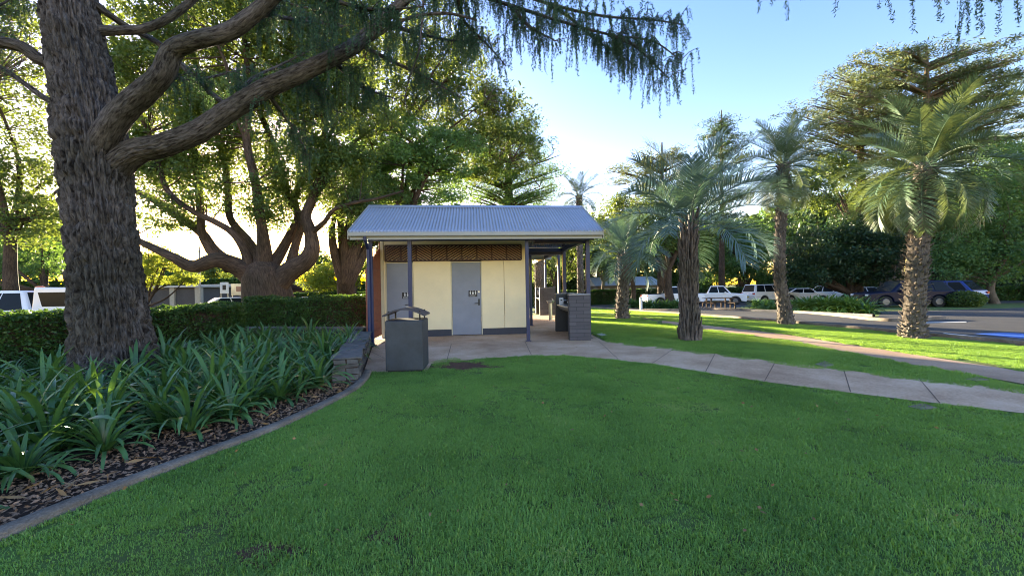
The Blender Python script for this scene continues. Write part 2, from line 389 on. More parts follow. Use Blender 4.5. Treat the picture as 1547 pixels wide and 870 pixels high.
# ---------------------------------------------------------------- ground, paving, road
sheet('ground', [(-900, -60), (900, -60), (900, 1500), (-900, 1500)], M['grass'], 0.0)
edge_px = [(-140, 872), (-60, 838), (0, 812), (100, 770), (200, 730), (300, 692), (400, 654), (450, 632), (500, 608), (532, 590), (549, 575), (556, 562)]
edge_w = [W(*p) for p in edge_px]
slab = [W(551, 566), W(585, 562), W(645, 561), W(652, 549), W(735, 541), W(800, 537.5), W(850, 537), W(905, 541), W(912, 515)]
slab = [(p.x, p.y) for p in slab] + [(2.35, 12.5), (2.35, 22.5), (-4.6, 22.5), (-4.1, 10.3), (-3.7, 9.5), (-2.5, 6.05)]
sheet('paving', slab, M['concrete'], 0.008)
p1n = [(905, 541), (1000, 552), (1080, 565), (1155, 577), (1350, 602), (1547, 625), (1750, 648)]
p1f = [(1750, 612), (1547, 590), (1400, 573), (1300, 562), (1100, 537), (1000, 524), (912, 515)]
path1 = [W(*p) for p in p1n + p1f]
sheet('path', path1, M['concrete'], 0.012)
p2u = [(1000, 484), (1053, 489.5), (1180, 504), (1243, 514), (1360, 532), (1512, 555.6), (1700, 586)]
p2l = [(1700, 612), (1547, 580), (1441, 561), (1346, 545), (1243, 524), (1180, 512.5), (1053, 495), (1000, 488)]
path2 = [W(*p) for p in p2u + p2l]
sheet('footpath', path2, M['concrete2'], 0.008)
rn = [(860, 462), (895, 464.6), (1053, 476), (1200, 488), (1322, 499), (1401, 507.5), (1547, 521), (1800, 548)]
road_near = [W(*p) for p in rn]
rf = [(1325, 484), (1217, 473), (1053, 466), (960, 461), (895, 456), (850, 453)]
road_far = [W(*p) for p in rf]
sheet('road', road_near + [(70, 9), (70, 27.3)] + [W(1425, 468)] + [W(1330, 470)] + road_far, M['asphalt'], 0.008)
sheet('car_park', [(2, 31), (9.5, 31), (12, 29), (15, 27.5), (22, 27.6), (60, 27.4), (60, 46), (2, 46)], M['asphalt'], 0.004)
sheet('car_park_left', [(-80, 10.2), (-11.0, 10.2), (-9.6, 12.6), (-9.4, 13.4), (-3, 14), (-3, 40), (-80, 40)], M['asphalt'], 0.004)
strip('kerb', [p[:2] for p in road_near], 0.14, 0.10, M['kerb'], kind='structure')
strip('kerb', [p[:2] for p in ([W(1425, 482), W(1380, 484)] + road_far)], 0.16, 0.12, M['kerb'], kind='structure')
# painted bay: blue patch and white lines
sheet('blue_bay_marking', [W(1470, 504), W(1515, 502.5), W(1600, 506), W(1640, 514), W(1540, 511)], M['blueline'], 0.014)
sheet('white_line', [W(1424, 503.8), W(1428, 503.2), W(1640, 526), W(1640, 529)], M['whiteline'], 0.016)
sheet('white_line', [W(1380, 487), W(1460, 485.5), W(1460, 486.6), W(1380, 488.2)], M['whiteline'], 0.012)
# joints in the slab and path
def joint(a, b, w=0.009, dz=0.0165):
    a, b = Vector(a[:2]), Vector(b[:2]); d = (b - a).normalized(); n = Vector((-d.y, d.x)) * w / 2
    sheet('paving_joint', [a + n, a - n, b - n, b + n], M['joint'], dz)
for a, b in [((905, 516), (934, 543)), ((1018, 527), (985, 549.5)), ((1172, 546), (1155, 576.5)), ((1388, 572), (1420, 610)), ((1080, 535), (1066, 562)),
             ((1275, 560), (1285, 593)), ((793, 516), (803, 537)), ((682, 520), (675, 545)), ((553, 528), (580, 541)), ((565, 539), (585, 542)), ((645, 520), (905, 513))]:
    joint(W(*a), W(*b))
# bed
bed = [p[:2] for p in edge_w] + [(-2.45, 6.1), (-3.55, 9.6), (-3.6, 11.2), (-7.0, 11.4), (-9.5, 11.0), (-12, 9.6), (-20, 9.6), (-20, 2.0), (-6, 0.4)]
sheet('garden_bed', bed, M['mulch'], 0.010)
strip('garden_edging', [p[:2] for p in edge_w], 0.13, 0.055, M['kerb'], label='curved grey concrete edging strip between the garden bed and lawn', cat='garden edging')
dirtp = [W(705 + (48 + 10 * math.sin(3 * a_) + 7 * math.sin(7 * a_ + 1)) * math.cos(a_), 552.5 + (7 + 1.5 * math.sin(5 * a_)) * math.sin(a_)) for a_ in [i * PI / 24 for i in range(48)]]
sheet('bare_soil', dirtp, M['dirt'], 0.006)
for (x, y, a, b, lab) in [(1246, 551, 15, 5, 'grey drain cover set in the grass between the two footpaths'), (909, 505.5, 8, 2, 'small pale cover in the grass right of the near hand basin wall'),
                     (1476, 574, 18, 3, 'rusty drain cover in the grass at the far right between the paths'), (1393, 616, 22, 5, 'dull cover plate in the lawn on the near side of the path')]:
    c = W(x, y); q = [W(x - a, y), W(x, y - b), W(x + a, y + b * .3), W(x, y + b)]
    mb = MB(); P = [(p.x - c.x, p.y - c.y) for p in q]; mb.prism(P, 2, 0.0, 0.022)
    o = mb.build('drain_cover', M['captop'] if x == 909 else M['kerb'], label=lab, cat='drain cover'); o.location = c

# ---------------------------------------------------------------- trees
rs = np.random.default_rng
def make_tree(name, label, limbs, clumps, mat, bark, leafL, leafW, per, cr, seed, flat=0.0, zsq=0.8, cat='tree', group=None, seg=8, twig=True, disp=None, twr=0.03, base=None):
    """limbs: [(points, radii)], clumps: N x 3 centres, per leaves each, cr clump radius"""
    rng = rs(seed); base = np.array(limbs[0][0][0]) if base is None else np.array(base)
    root = thing(name, label, cat, tuple(base), group=group)
    at = Acc(); samples = []
    for pts, rad in limbs:
        n = max(6, int(4 * len(pts))); P = catmull(pts, n); r = np.interp(np.linspace(0, 1, n), np.linspace(0, 1, len(rad)), rad)
        addt(at, *np_tube(P, r, seg if r[0] > .05 else 5, disp)); samples.append(P[n // 3:])
    S = np.concatenate(samples); clumps = np.asarray(clumps, float)
    if twig:
        for c in clumps:
            d = np.linalg.norm(S - c, axis=1) + np.maximum(S[:, 2] - c[2], 0) * 1.5
            s = S[np.argmin(d)]; mid = (s + c) / 2 + rng.normal(size=3) * 0.08 * np.linalg.norm(c - s) + np.array([0, 0, 0.05])
            P = catmull([s, mid, c], 6); addt(at, *np_tube(P, np.linspace(twr, twr * .25, 6), 4))
    at.build('trunk', bark, root, smooth=True, off=base)
    ac = Acc(); k = len(clumps)
    rr = cr * rng.uniform(0.6, 1.3, (k, 1, 1)); d = rng.normal(size=(k, per, 3)); d = unit(d) * rng.uniform(0, 1, (k, per, 1)) ** 0.45
    d[..., 2] *= zsq
    P = (clumps[:, None] + d * rr).reshape(-1, 3)
    leaves(ac, P, leafL, leafW, rng, flat)
    ac.build('crown', mat, root, off=base)
    return root
def in_blob(rng, c, r, n, lo=0.35):
    d = unit(rng.normal(size=(n, 3))) * (lo + (1 - lo) * rng.uniform(0, 1, (n, 1)) ** 0.6)
    return np.array(c) + d * np.array(r)
def pxblob(rng, blobs, Y, seedn=None):
    """blobs (px, py, rx px, ry px, count[, dY, depth radius])"""
    out = []
    for b in blobs:
        px, py, rx, ry, n = b[:5]; y = Y + (b[5] if len(b) > 5 else 0); s = y / FPX
        out.append(in_blob(rng, PT(px, py, y), (rx * s, (b[6] if len(b) > 6 else rx * s * 0.8), ry * s), n))
    return np.concatenate(out)
def lim(Y, pts, rad, dy=None):
    dy = dy or [0] * len(pts)
    return ([PT(p[0], p[1], Y + d) for p, d in zip(pts, dy)], rad)
def bigdisp(pts, t, rad):
    th = t[None, :]; z = np.r_[0, np.cumsum(np.linalg.norm(np.diff(pts, axis=0), axis=1))][:, None]; r = rad[:, None]
    a = np.cos(th) * 2.2 * 3; b = np.sin(th) * 2.2 * 3
    n1 = vnoise(a * 1.9 + z * .6, b * 1.9, z * 3.0, 3); n2 = vnoise(a * 4 + 7 + z, b * 4, z * 8, 5)
    lob = vnoise(np.cos(th) * 1.2 + 4, np.sin(th) * 1.2 + 3, z * 0.25, 9) - 0.5
    rid = np.abs(n1 - 0.5) * 2; rid2 = np.abs(n2 - 0.5) * 2
    return np.minimum(1, r / 0.42) * (0.075 * (np.minimum(rid * 1.6, 1) - 0.6) + 0.05 * (rid2 - .4) + 0.09 * lob)

# main foreground tree
def main_tree():
    base = W(180, 578); root = thing('spreading_tree', 'huge grey-barked tree in the garden bed whose long limb reaches over the lawn', 'tree', base)
    Y0 = base.y; at = Acc()
    tp = [PT(182, 600, Y0), PT(178, 560, Y0), PT(172, 510, Y0), PT(165, 450, Y0), PT(155, 360, Y0), PT(146, 280, Y0), PT(138, 210, Y0), PT(125, 120, Y0), PT(108, 30, Y0), PT(96, -50, Y0), PT(88, -160, Y0), PT(85, -300, Y0)]
    tr = [.62, .54, .475, .435, .42, .425, .44, .385, .345, .32, .26, .18]
    P = catmull(tp, 800); r = np.interp(np.linspace(0, 1, 800), np.linspace(0, 1, len(tr)), tr)
    addt(at, *np_tube(P, r, 400, bigdisp))
    bl = [  # px points, radii in m, depth steps
        ([(150, 300), (170, 258), (203, 230), (250, 218), (300, 198), (345, 168), (400, 135), (450, 112), (500, 88), (540, 66), (575, 32), (612, 0), (650, -30), (700, -45)],
         [.16, .26, .225, .205, .195, .185, .175, .165, .15, .135, .115, .095, .08, .07], [.1, .05, 0, 0, .05, .1, .15, .2, .3, .4, .4, .5, .5, .6]),
        ([(140, 280), (152, 225), (180, 175), (215, 142), (245, 112), (262, 76), (300, 60), (345, 48), (385, 20), (425, -15), (480, -50)],
         [.14, .23, .21, .195, .175, .155, .145, .14, .125, .11, .09], [.1, -.12, -.3, -.4, -.5, -.55, -.6, -.6, -.65, -.7, -.8]),
        ([(130, 46), (175, 46), (215, 44), (250, 30), (285, 5), (330, -40)], [.12, .085, .08, .075, .07, .06], [0, .2, .3, .4, .5, .6]),
        ([(135, 0), (165, 22), (195, 42), (240, 66), (285, 108), (318, 140), (345, 160)], [.09, .06, .06, .055, .055, .055, .05], [.1, .3, .5, .6, .6, .5, .35]),
        ([(110, 100), (65, 92), (35, 72), (0, 64), (-60, 60)], [.17, .11, .105, .10, .09], [0, -.1, -.2, -.3, -.4]),
        ([(110, 160), (72, 150), (40, 128), (0, 102), (-60, 80)], [.10, .06, .05, .045, .04], [.1, .3, .4, .5, .6]),
        ([(540, 66), (560, 60), (610, 30), (670, 20), (720, 30)], [.06, .04, .035, .03, .02], [.4, .5, .5, .5, .4]),
        ([(640, 0), (637, 40), (632, 80), (618, 120), (612, 152), (620, 175)], [.025, .02, .017, .014, .01, .008], [.5, .4, .4, .4, .4, .4]),
    ]
    samp = []
    for pts, rad, dy in bl:
        P_ = catmull([PT(p[0], p[1], Y0 + d) for p, d in zip(pts, dy)], 70 * len(pts) // 2)
        r_ = np.interp(np.linspace(0, 1, len(P_)), np.linspace(0, 1, len(rad)), rad); big = rad[0] > .15
        addt(at, *np_tube(P_, r_ * .86, 110 if big else 20, lambda p, t, q: bigdisp(p, t, q) * .4)); samp.append(P_)
    rng = rs(11)
    # finer limbs carrying the hanging foliage
    fl = [
        [(612, 0, .5), (690, -14, .8), (770, 8, 1), (840, 30, 1), (920, 52, 1), (985, 62, 1), (1030, 92, 1)],
        [(650, -30, .5), (740, -24, .9), (830, 6, 1.3), (910, 24, 1.3), (985, 30, 1.2), (1036, 38, 1.1)],
        [(830, 6, 1.3), (860, 26, 1.5), (900, 60, 1.5), (950, 92, 1.5)],
        [(770, 8, 1), (800, 40, .6), (840, 62, .5)], [(920, 52, 1), (960, 70, .7), (1010, 118, .7)],
        [(690, -14, .8), (700, 30, 1.2), (735, 66, 1.4), (765, 100, 1.4)], [(575, 32, .4), (630, 50, 1.4), (690, 62, 1.9), (730, 60, 2.1)],
        [(540, 66, .4), (600, 96, 1.2), (650, 120, 1.6), (700, 150, 1.7)], [(500, 88, .3), (545, 130, 1.3), (600, 150, 2)],
        [(425, -15, -.7), (500, 0, -.5), (560, 14, -.4), (640, 10, -.3)], [(385, 20, -.6), (450, 30, .2), (520, 40, .6)],
        [(450, 112, .2), (470, 130, .8), (510, 170, 1.4)], [(400, 135, .1), (440, 190, .9), (470, 240, 1.2)], [(700, -45, .6), (800, -40, .2), (880, -20, 0), (930, -8, 0)],
        [(700, -45, .6), (900, -110, -1), (1100, -95, -1.6), (1280, -90, -1.8), (1430, -80, -1.8), (1560, -60, -1.8)],
        [(345, 160, .3), (380, 120, 1.2), (430, 95, 1.8), (500, 60, 2.2)], [(0, 64, -.3), (-30, 30, 0), (30, -10, .5)], [(330, -40, .6), (420, 0, 1.5), (500, 20, 2)],
        [(245, 112, -.5), (300, 120, .5), (380, 100, 1.2)]]
    ac = Acc(); starts = []
    for li, l in enumerate(fl):
        P_ = catmull([PT(a, b, Y0 + c) for a, b, c in l], 24 * len(l)); addt(at, *np_tube(P_, np.linspace(.045, .010, len(P_)), 7))
        wide = .5 if li not in (0, 1, 2) else .38
        for q in range(int(10.5 * len(l))):
            i = rng.integers(4, len(P_)); s = P_[i]; sub = unit(rng.normal(size=3) * np.array([1, 1, .35])) * rng.uniform(.1, wide)
            e = s + sub; addt(at, *np_tube(catmull([s, s + sub * .5 + [0, 0, .04], e], 5), np.linspace(.009, .004, 5), 4))
            for k in range(rng.integers(3, 6)): starts.append((s + sub * rng.uniform(.3, 1), li))
    for s, li in starts:
        top = li == 14
        L = (rng.uniform(.08, .30) if rng.uniform() < .72 else rng.uniform(.3, .75)) * (1.15 if li in (0, 1, 4) else 1) * (1.25 if top else 1); n = int(L / .016)
        t = np.linspace(0, 1, n)[:, None]; h = unit(np.append(rng.normal(size=2), 0)) * rng.uniform(.05, .7) * (1 if L < .3 else .4)
        Q = s + h * np.sqrt(t) * L + np.array([0, 0, -1]) * L * (t ** 1.25)
        addt(at, *np_tube(Q[::max(1, n // 5)], np.linspace(.004, .0015, len(Q[::max(1, n // 5)])), 3))
        Q2 = np.repeat(Q, 3, 0) + rng.normal(size=(3 * n, 3)) * .012
        d = rng.normal(size=(3 * n, 3)); d[:, 2] -= .7
        leaves(ac, Q2, .024, .0058, rng, 0, unit(d), .7)
    at.build('trunk', M['barkmain'], root, smooth=True, off=base); ac.build('crown', M['needle'], root, off=base)
main_tree()

# broad multi-stemmed tree in front of the low sun
def sun_tree():
    Y = 17.0; rng = rs(21); k = Y / FPX
    def w(*a): return [x * k / 2 * (.78 if x > 60 else .66) for x in a]
    L = [lim(Y, [(410, 484), (406, 455), (402, 430), (398, 412), (392, 398)], w(104, 84, 78, 70, 50)),
         lim(Y, [(396, 440), (375, 412), (350, 398), (325, 392), (292, 402), (262, 388), (232, 374), (198, 358)], w(50, 44, 36, 30, 26, 18, 15, 11), [0, 0, -.5, -1, -1.2, -1.5, -1.5, -1.5]),
         lim(Y, [(350, 402), (322, 378), (305, 352), (275, 330), (248, 312), (225, 298), (200, 285)], w(34, 26, 21, 19, 17, 15, 13), [0, .3, .6, 1, 1.4, 1.6, 1.6]),
         lim(Y, [(325, 385), (306, 355), (303, 320), (300, 280), (296, 240), (288, 190), (270, 130)], w(20, 17, 16, 15, 13, 11, 8), [0, 0, .3, .5, .8, 1, 1]),
         lim(Y, [(380, 410), (370, 378), (352, 352), (325, 335), (290, 318), (255, 290), (240, 250), (225, 200)], w(26, 17, 15, 13, 12, 11, 9, 7), [0, -.3, -.5, -.8, -1, -1, -1, -1]),
         lim(Y, [(395, 400), (375, 365), (348, 330), (345, 290), (338, 240), (320, 180), (300, 110), (285, 40)], w(30, 22, 16, 15, 13, 12, 10, 7), [0, .6, 1, 1.2, 1.5, 1.6, 1.6, 1.6]),
         lim(Y, [(402, 405), (398, 360), (392, 320), (385, 270), (372, 210), (376, 150), (372, 80), (360, 0)], w(34, 24, 19, 17, 15, 13, 11, 8), [0, -.5, -.8, -1, -1, -1, -1, -1]),
         lim(Y, [(410, 440), (436, 412), (462, 394), (472, 375), (468, 348), (462, 325), (474, 295), (488, 250), (490, 190), (486, 130), (484, 60), (478, -20)], w(52, 44, 38, 32, 26, 22, 19, 16, 14, 12, 11, 8), [0] * 12),
         lim(Y, [(408, 405), (425, 380), (440, 350), (450, 325), (436, 300), (424, 262), (410, 210), (384, 150), (372, 90)], w(30, 22, 19, 17, 17, 16, 13, 11, 8), [0, .5, .8, 1, 1, 1, 1, .8, .6]),
         lim(Y, [(438, 408), (446, 372), (456, 335), (445, 305), (452, 270), (447, 220), (440, 150), (432, 80)], w(26, 18, 15, 14, 12, 11, 9, 7), [.3, .6, .8, 1.2, 1.4, 1.6, 1.6, 1.6]),
         lim(Y, [(470, 352), (490, 335), (505, 316), (535, 306), (568, 300), (610, 288)], w(14, 10, 8, 7, 6, 4), [0, -.3, -.6, -.8, -1, -1]),
         lim(Y, [(474, 300), (500, 262), (520, 232), (548, 205), (590, 195)], w(12, 9, 8, 6, 4), [0, .5, 1, 1, 1]),
         lim(Y, [(488, 230), (505, 190), (530, 150), (548, 100), (560, 40)], w(9, 8, 7, 6, 4), [0, .4, .6, .6, .6]),
         lim(Y, [(372, 210), (352, 165), (345, 110), (322, 50)], w(10, 8, 7, 5), [-1, -1.4, -2, -2])]
    cl = pxblob(rng, [(270, 120, 100, 120, 105), (360, 60, 120, 100, 135), (460, 90, 100, 110, 115), (380, 180, 90, 70, 60), (300, 220, 90, 60, 52), (520, 180, 70, 80, 55), (240, 230, 50, 50, 26),
                       (350, -90, 230, 110, 130), (330, 290, 110, 60, 34), (430, 300, 60, 50, 22), (250, 270, 60, 40, 20), (520, 260, 50, 60, 34), (500, 120, 60, 80, 40), (520, 20, 90, 90, 60), (535, 320, 30, 26, 12), (250, 330, 45, 18, 8), (430, 245, 60, 50, 26), (225, 60, 70, 90, 50)], Y)
    make_tree('camphor_tree', 'wide many-stemmed tree behind the hedge with the low sun between its stems', L, cl, M['broad'], M['bark'],   .088, .040, 150, .66, 22, seg=22, twr=.035,
              disp=lambda p, t, r: np.minimum(1, r[:, None] / .5) * .12 * (vnoise(np.cos(t)[None] * 2.5, np.sin(t)[None] * 2.5, p[:, 2][:, None] * .9, 4) - .5), base=PT(410, 484, Y))
sun_tree()

def simple_tree(name, label, Y, base_px, trunk_w, blobs, mat, bark, leafL, per, cr, seed, nl=5, **kw):
    """trunk up from (px, py) with limbs reaching into the blobs"""
    rng = rs(seed); g = PT(base_px[0], base_px[1], Y); g.z = zg(g.x, Y) - .05; s = Y / FPX; cl = pxblob(rng, blobs, Y)
    top = cl.mean(0); fx = base_px[2] if len(base_px) > 2 else 0.5
    fork = np.array(g) * (1 - fx) + np.array([top[0] * .35 + g.x * .65, top[1], top[2]]) * fx
    r0 = trunk_w * s / 2; limbs = [([g, (np.array(g) * .5 + fork * .5) + rng.normal(size=3) * [r0 * .7, r0 * .7, 0], fork], [r0 * 1.35, r0 * 1.0, r0 * .8])]
    for i in range(nl):
        e = cl[rng.integers(len(cl))]; m = fork * .5 + e * .5 + rng.normal(size=3) * .06 * np.linalg.norm(e - fork) + [0, 0, .1]
        limbs.append(([fork - [0, 0, r0], m, e], [r0 * .6, r0 * .35, r0 * .1]))
    return make_tree(name, label, limbs, cl, mat, bark, leafL, leafL * .45, per, cr, seed + 1, **kw)

# trees behind the shelter and on the left
simple_tree('leafy_tree', 'dense dark green tree rising straight behind the shelter roof', 23, (612, 470, .62), 17, [(600, 262, 105, 45, 95), (560, 285, 60, 40, 36), (660, 235, 80, 50, 60), (580, 215, 80, 40, 45), (640, 300, 70, 22, 30)], M['midleaf'], M['bark'], .10, 150, .75, 31, nl=9, flat=.3, zsq=.5)
simple_tree('leafy_tree', 'tall yellow-green tree high behind the shelter', 25, (560, 470, .7), 12, [(600, 120, 100, 70, 80), (690, 170, 80, 60, 60), (560, 60, 90, 80, 60), (660, 70, 80, 60, 50), (770, 200, 55, 60, 44), (755, 155, 40, 30, 18), (700, 110, 60, 50, 40), (720, 230, 60, 40, 40), (620, 190, 80, 60, 50)], M['broad'], M['bark'], .11, 105, .8, 33, nl=9)
simple_tree('leafy_tree', 'wide low-branched tree left of the shelter roof', 21, (520, 462, .35), 30, [(530, 330, 45, 45, 40), (570, 345, 40, 40, 26), (500, 270, 50, 50, 36), (560, 300, 60, 30, 26)], M['broad'], M['bark'], .09, 90, .6, 35, nl=10)
# layered conifers
def cedar(name, label, Y, base_px, top_py, layers, mat, bark, tw, seed, leafL=.16, per=60, lean=0.0, **kw):
    """layers: (py, left px extent, right px extent, count)"""
    rng = rs(seed); g = PT(base_px, 434, Y); g.z = zg(0, Y) - .1; s = Y / FPX; top = PT(base_px + lean, top_py, Y); limbs = []; cl = []
    r0 = tw * s / 2; limbs.append(([g, Vector(g) * .5 + Vector(top) * .5, top], [r0, r0 * .6, r0 * .12]))
    for (py, xl, xr, n) in layers:
        ax = base_px + lean * (434 - py) / max(1, 434 - top_py)
        for i in range(n):
            side = rng.uniform(-1, 1); ext = (xr if side > 0 else xl) * abs(side) ** .5; dY = rng.uniform(-1, 1) * .45 * max(xl, xr) * s * math.sqrt(max(0.05, 1 - side * side) + .1)
            o = PT(ax, py + 10, Y); e = PT(ax + math.copysign(ext, side), py + rng.uniform(-7, 7) - ext * .10, Y + dY); m = (o + e) / 2 + Vector((0, 0, .02 * ext * s))
            m = m - Vector((0, 0, .05 * ext * s)); limbs.append(([o - Vector((0, 0, ext * s * .12)), m, e], [r0 * .15, r0 * .09, .02]))
            for q in range(rng.integers(4, 7)):
                t = rng.uniform(.25, 1.06); b_ = np.array(o) * (1 - t) + np.array(e) * t; cl.append(b_ + rng.normal(size=3) * [.7, 1.1, .22] + [0, 0, -.05 * ext * s * 4 * t * (1 - t)])
    return make_tree(name, label, limbs, cl, mat, bark, leafL, leafL * .2, per, kw.pop('cr', 1.1), seed + 1, flat=.35, zsq=.38, twr=.04, **kw)
cedar('cedar_tree', 'dark layered conifer behind the right end of the shelter roof', 30, 768, 165, [(188, 30, 30, 5), (205, 40, 45, 6), (228, 60, 60, 9), (248, 70, 80, 12), (268, 85, 85, 14), (290, 90, 70, 12), (302, 70, 60, 8)], M['midleaf'], M['bark'], 26, 41, leafL=.12, per=110)
cedar('cedar_tree', 'tallest flat-topped cedar at the far right above the palms', 38, 1400, 70, [(84, 60, 120, 16), (105, 130, 160, 24), (125, 100, 170, 22), (148, 160, 180, 28), (170, 120, 180, 24), (192, 190, 180, 26), (215, 150, 170, 22), (235, 200, 150, 18)], M['cedar'], M['barkpale'], 26, 43, leafL=.2, per=56, cr=1.0)
cedar('cedar_tree', 'slanting cedar between the tall thin palm and the highest cedar', 40, 1300, 105, [(118, 45, 30, 7), (140, 65, 40, 10), (162, 90, 60, 14), (185, 110, 60, 14), (208, 125, 60, 14), (235, 110, 80, 14), (262, 110, 80, 12)], M['cedar'], M['bark'], 18, 45, per=70, cr=1.1)
cedar('cedar_tree', 'spreading brown-green cedar behind the leaning palm crown', 42, 1000, 215, [(232, 35, 30, 7), (246, 55, 45, 9), (262, 80, 60, 12), (282, 55, 70, 10), (305, 50, 75, 10)], M['cedar'], M['bark'], 16, 47, per=70, cr=1.0)
cedar('fir_tree', 'narrow pointed dark conifer rising between two palm crowns', 46, 1090, 166, [(180, 5, 5, 4), (195, 12, 12, 5), (210, 18, 20, 6), (228, 22, 22, 7), (248, 28, 28, 8), (270, 32, 32, 9), (295, 38, 38, 10), (320, 42, 42, 10), (345, 44, 44, 8)], M['darkleaf'], M['bark'], 10, 49, leafL=.2, per=46, cr=1.1)
# left side
simple_tree('leafy_tree', 'shady tree at the left edge behind the white canopy ute', 24, (20, 465, .45), 16, [(30, 240, 75, 60, 60), (-20, 310, 90, 60, 45), (60, 330, 45, 45, 26), (10, 150, 80, 50, 40), (50, 60, 70, 60, 40), (-60, 60, 90, 90, 50)], M['broad'], M['bark'], .12, 100, .85, 51, nl=9)
simple_tree('leafy_tree', 'green tree beyond the car park seen left of the big trunk', 36, (75, 455, .4), 9, [(30, 385, 70, 32, 50), (70, 350, 45, 30, 25), (-40, 390, 60, 35, 26)], M['midleaf'], M['bark'], .15, 90, 1.0, 53, nl=6)
simple_tree('golden_tree', 'small golden spreading tree in front of the slatted fence', 26, (216, 462, .3), 7, [(240, 400, 42, 20, 40), (215, 420, 30, 16, 18), (270, 422, 28, 12, 18), (232, 378, 24, 12, 10)], M['yellow'], M['bark'], .085, 95, .5, 55, nl=9, flat=.4, zsq=.5)
simple_tree('leafy_tree', 'bright lime green tree beyond the hedge just left of the shelter', 42, (535, 455, .3), 6, [(510, 415, 32, 20, 34), (480, 425, 26, 14, 20), (540, 405, 28, 26, 28)], M['yellow'], M['bark'], .15, 100, .9, 57, nl=6)
simple_tree('leafy_tree', 'green rounded tree beyond the car park between the many-stemmed tree and the shelter', 55, (470, 450, .35), 6, [(470, 405, 35, 22, 34), (500, 395, 30, 16, 16)], M['broad'], M['bark'], .2, 100, 1.3, 59, nl=5)
simple_tree('leafy_tree', 'low green tree behind the garage roof', 60, (345, 450, .35), 5, [(345, 405, 34, 12, 22), (300, 410, 30, 10, 14), (390, 402, 30, 14, 14)], M['broad'], M['bark'], .2, 100, 1.2, 61, nl=4)
# right side
simple_tree('dark_tree', 'round very dark evergreen tree over the planted island', 33, (1288, 462, .3), 13, [(1270, 380, 78, 36, 95), (1240, 405, 55, 26, 46), (1310, 402, 45, 26, 36), (1270, 350, 50, 22, 26), (1205, 410, 28, 18, 14)], M['darkleaf'], M['bark'], .13, 150, .9, 63, nl=12)
simple_tree('leafy_tree', 'light green leafy tree at the right edge behind the grass strip', 27, (1503, 467, .35), 9, [(1500, 390, 55, 32, 60), (1530, 330, 60, 50, 60), (1470, 340, 50, 45, 50), (1560, 260, 60, 50, 40), (1490, 290, 50, 35, 36), (1440, 395, 26, 25, 16)], M['midleaf'], M['barkpale'], .11, 120, .85, 65, nl=8)
simple_tree('leafy_tree', 'thick-trunked tree right of the dark blue car', 36, (1438, 458, .4), 30, [(1430, 380, 50, 36, 46), (1460, 330, 60, 45, 50), (1400, 340, 40, 40, 26), (1540, 400, 40, 24, 20)], M['midleaf'], M['bark'], .15, 110, 1.0, 67, nl=7)
simple_tree('leafy_tree', 'forked pale-trunked tree behind the dark blue car', 38, (1352, 448, .35), 26, [(1350, 350, 50, 30, 36), (1330, 310, 60, 36, 40), (1370, 330, 50, 40, 30)], M['broad'], M['barkpale'], .15, 100, 1.0, 69, nl=6)
simple_tree('leafy_tree', 'yellow-green tree glowing between the tall thin palm and the stout palm', 34, (1300, 445, .6), 7, [(1265, 250, 25, 24, 22), (1290, 275, 30, 26, 20), (1230, 300, 36, 26, 24), (1210, 275, 24, 22, 12)], M['broad'], M['bark'], .14, 90, .8, 71, nl=6)
simple_tree('leafy_tree', 'grey-green tree behind the white four-wheel drive', 50, (1120, 446, .3), 8, [(1110, 380, 60, 45, 60), (1160, 360, 40, 40, 30), (1070, 400, 40, 34, 30), (1150, 415, 40, 18, 16)], M['midleaf'], M['bark'], .2, 120, 1.4, 73, nl=5)
simple_tree('leafy_tree', 'brown-trunked tree behind the parked white utility', 34, (1014, 448, .55), 11, [(1000, 350, 50, 35, 46), (960, 375, 40, 22, 24), (1040, 360, 36, 34, 22), (990, 320, 46, 26, 24)], M['broad'], M['bark'], .13, 100, .9, 75, nl=7)
simple_tree('leafy_tree', 'small tree in front of the pale roofed house', 46, (912, 446, .5), 5, [(915, 390, 34, 22, 28), (940, 405, 26, 14, 14), (890, 370, 26, 26, 18)], M['broad'], M['barkpale'], .16, 100, 1.0, 77, nl=5)
simple_tree('leafy_tree', 'bushy tree seen between the blue shelter posts', 40, (836, 448, .4), 6, [(830, 400, 34, 30, 34), (865, 385, 26, 34, 24), (850, 340, 28, 26, 18)], M['broad'], M['bark'], .14, 110, .95, 79, nl=5)
simple_tree('leafy_tree', 'yellow-green rounded tree behind the small palm right of the shelter', 38, (955, 448, .4), 7, [(940, 330, 44, 34, 40), (975, 360, 36, 34, 30), (915, 350, 34, 34, 26)], M['broad'], M['bark'], .14, 110, 1.0, 91, nl=6)
simple_tree('leafy_tree', 'tall mid green tree behind the right edge of the grass strip', 32, (1580, 460, .5), 16, [(1560, 300, 70, 60, 60), (1520, 250, 50, 40, 36), (1600, 380, 70, 50, 50)], M['midleaf'], M['bark'], .13, 120, .95, 93, nl=7)
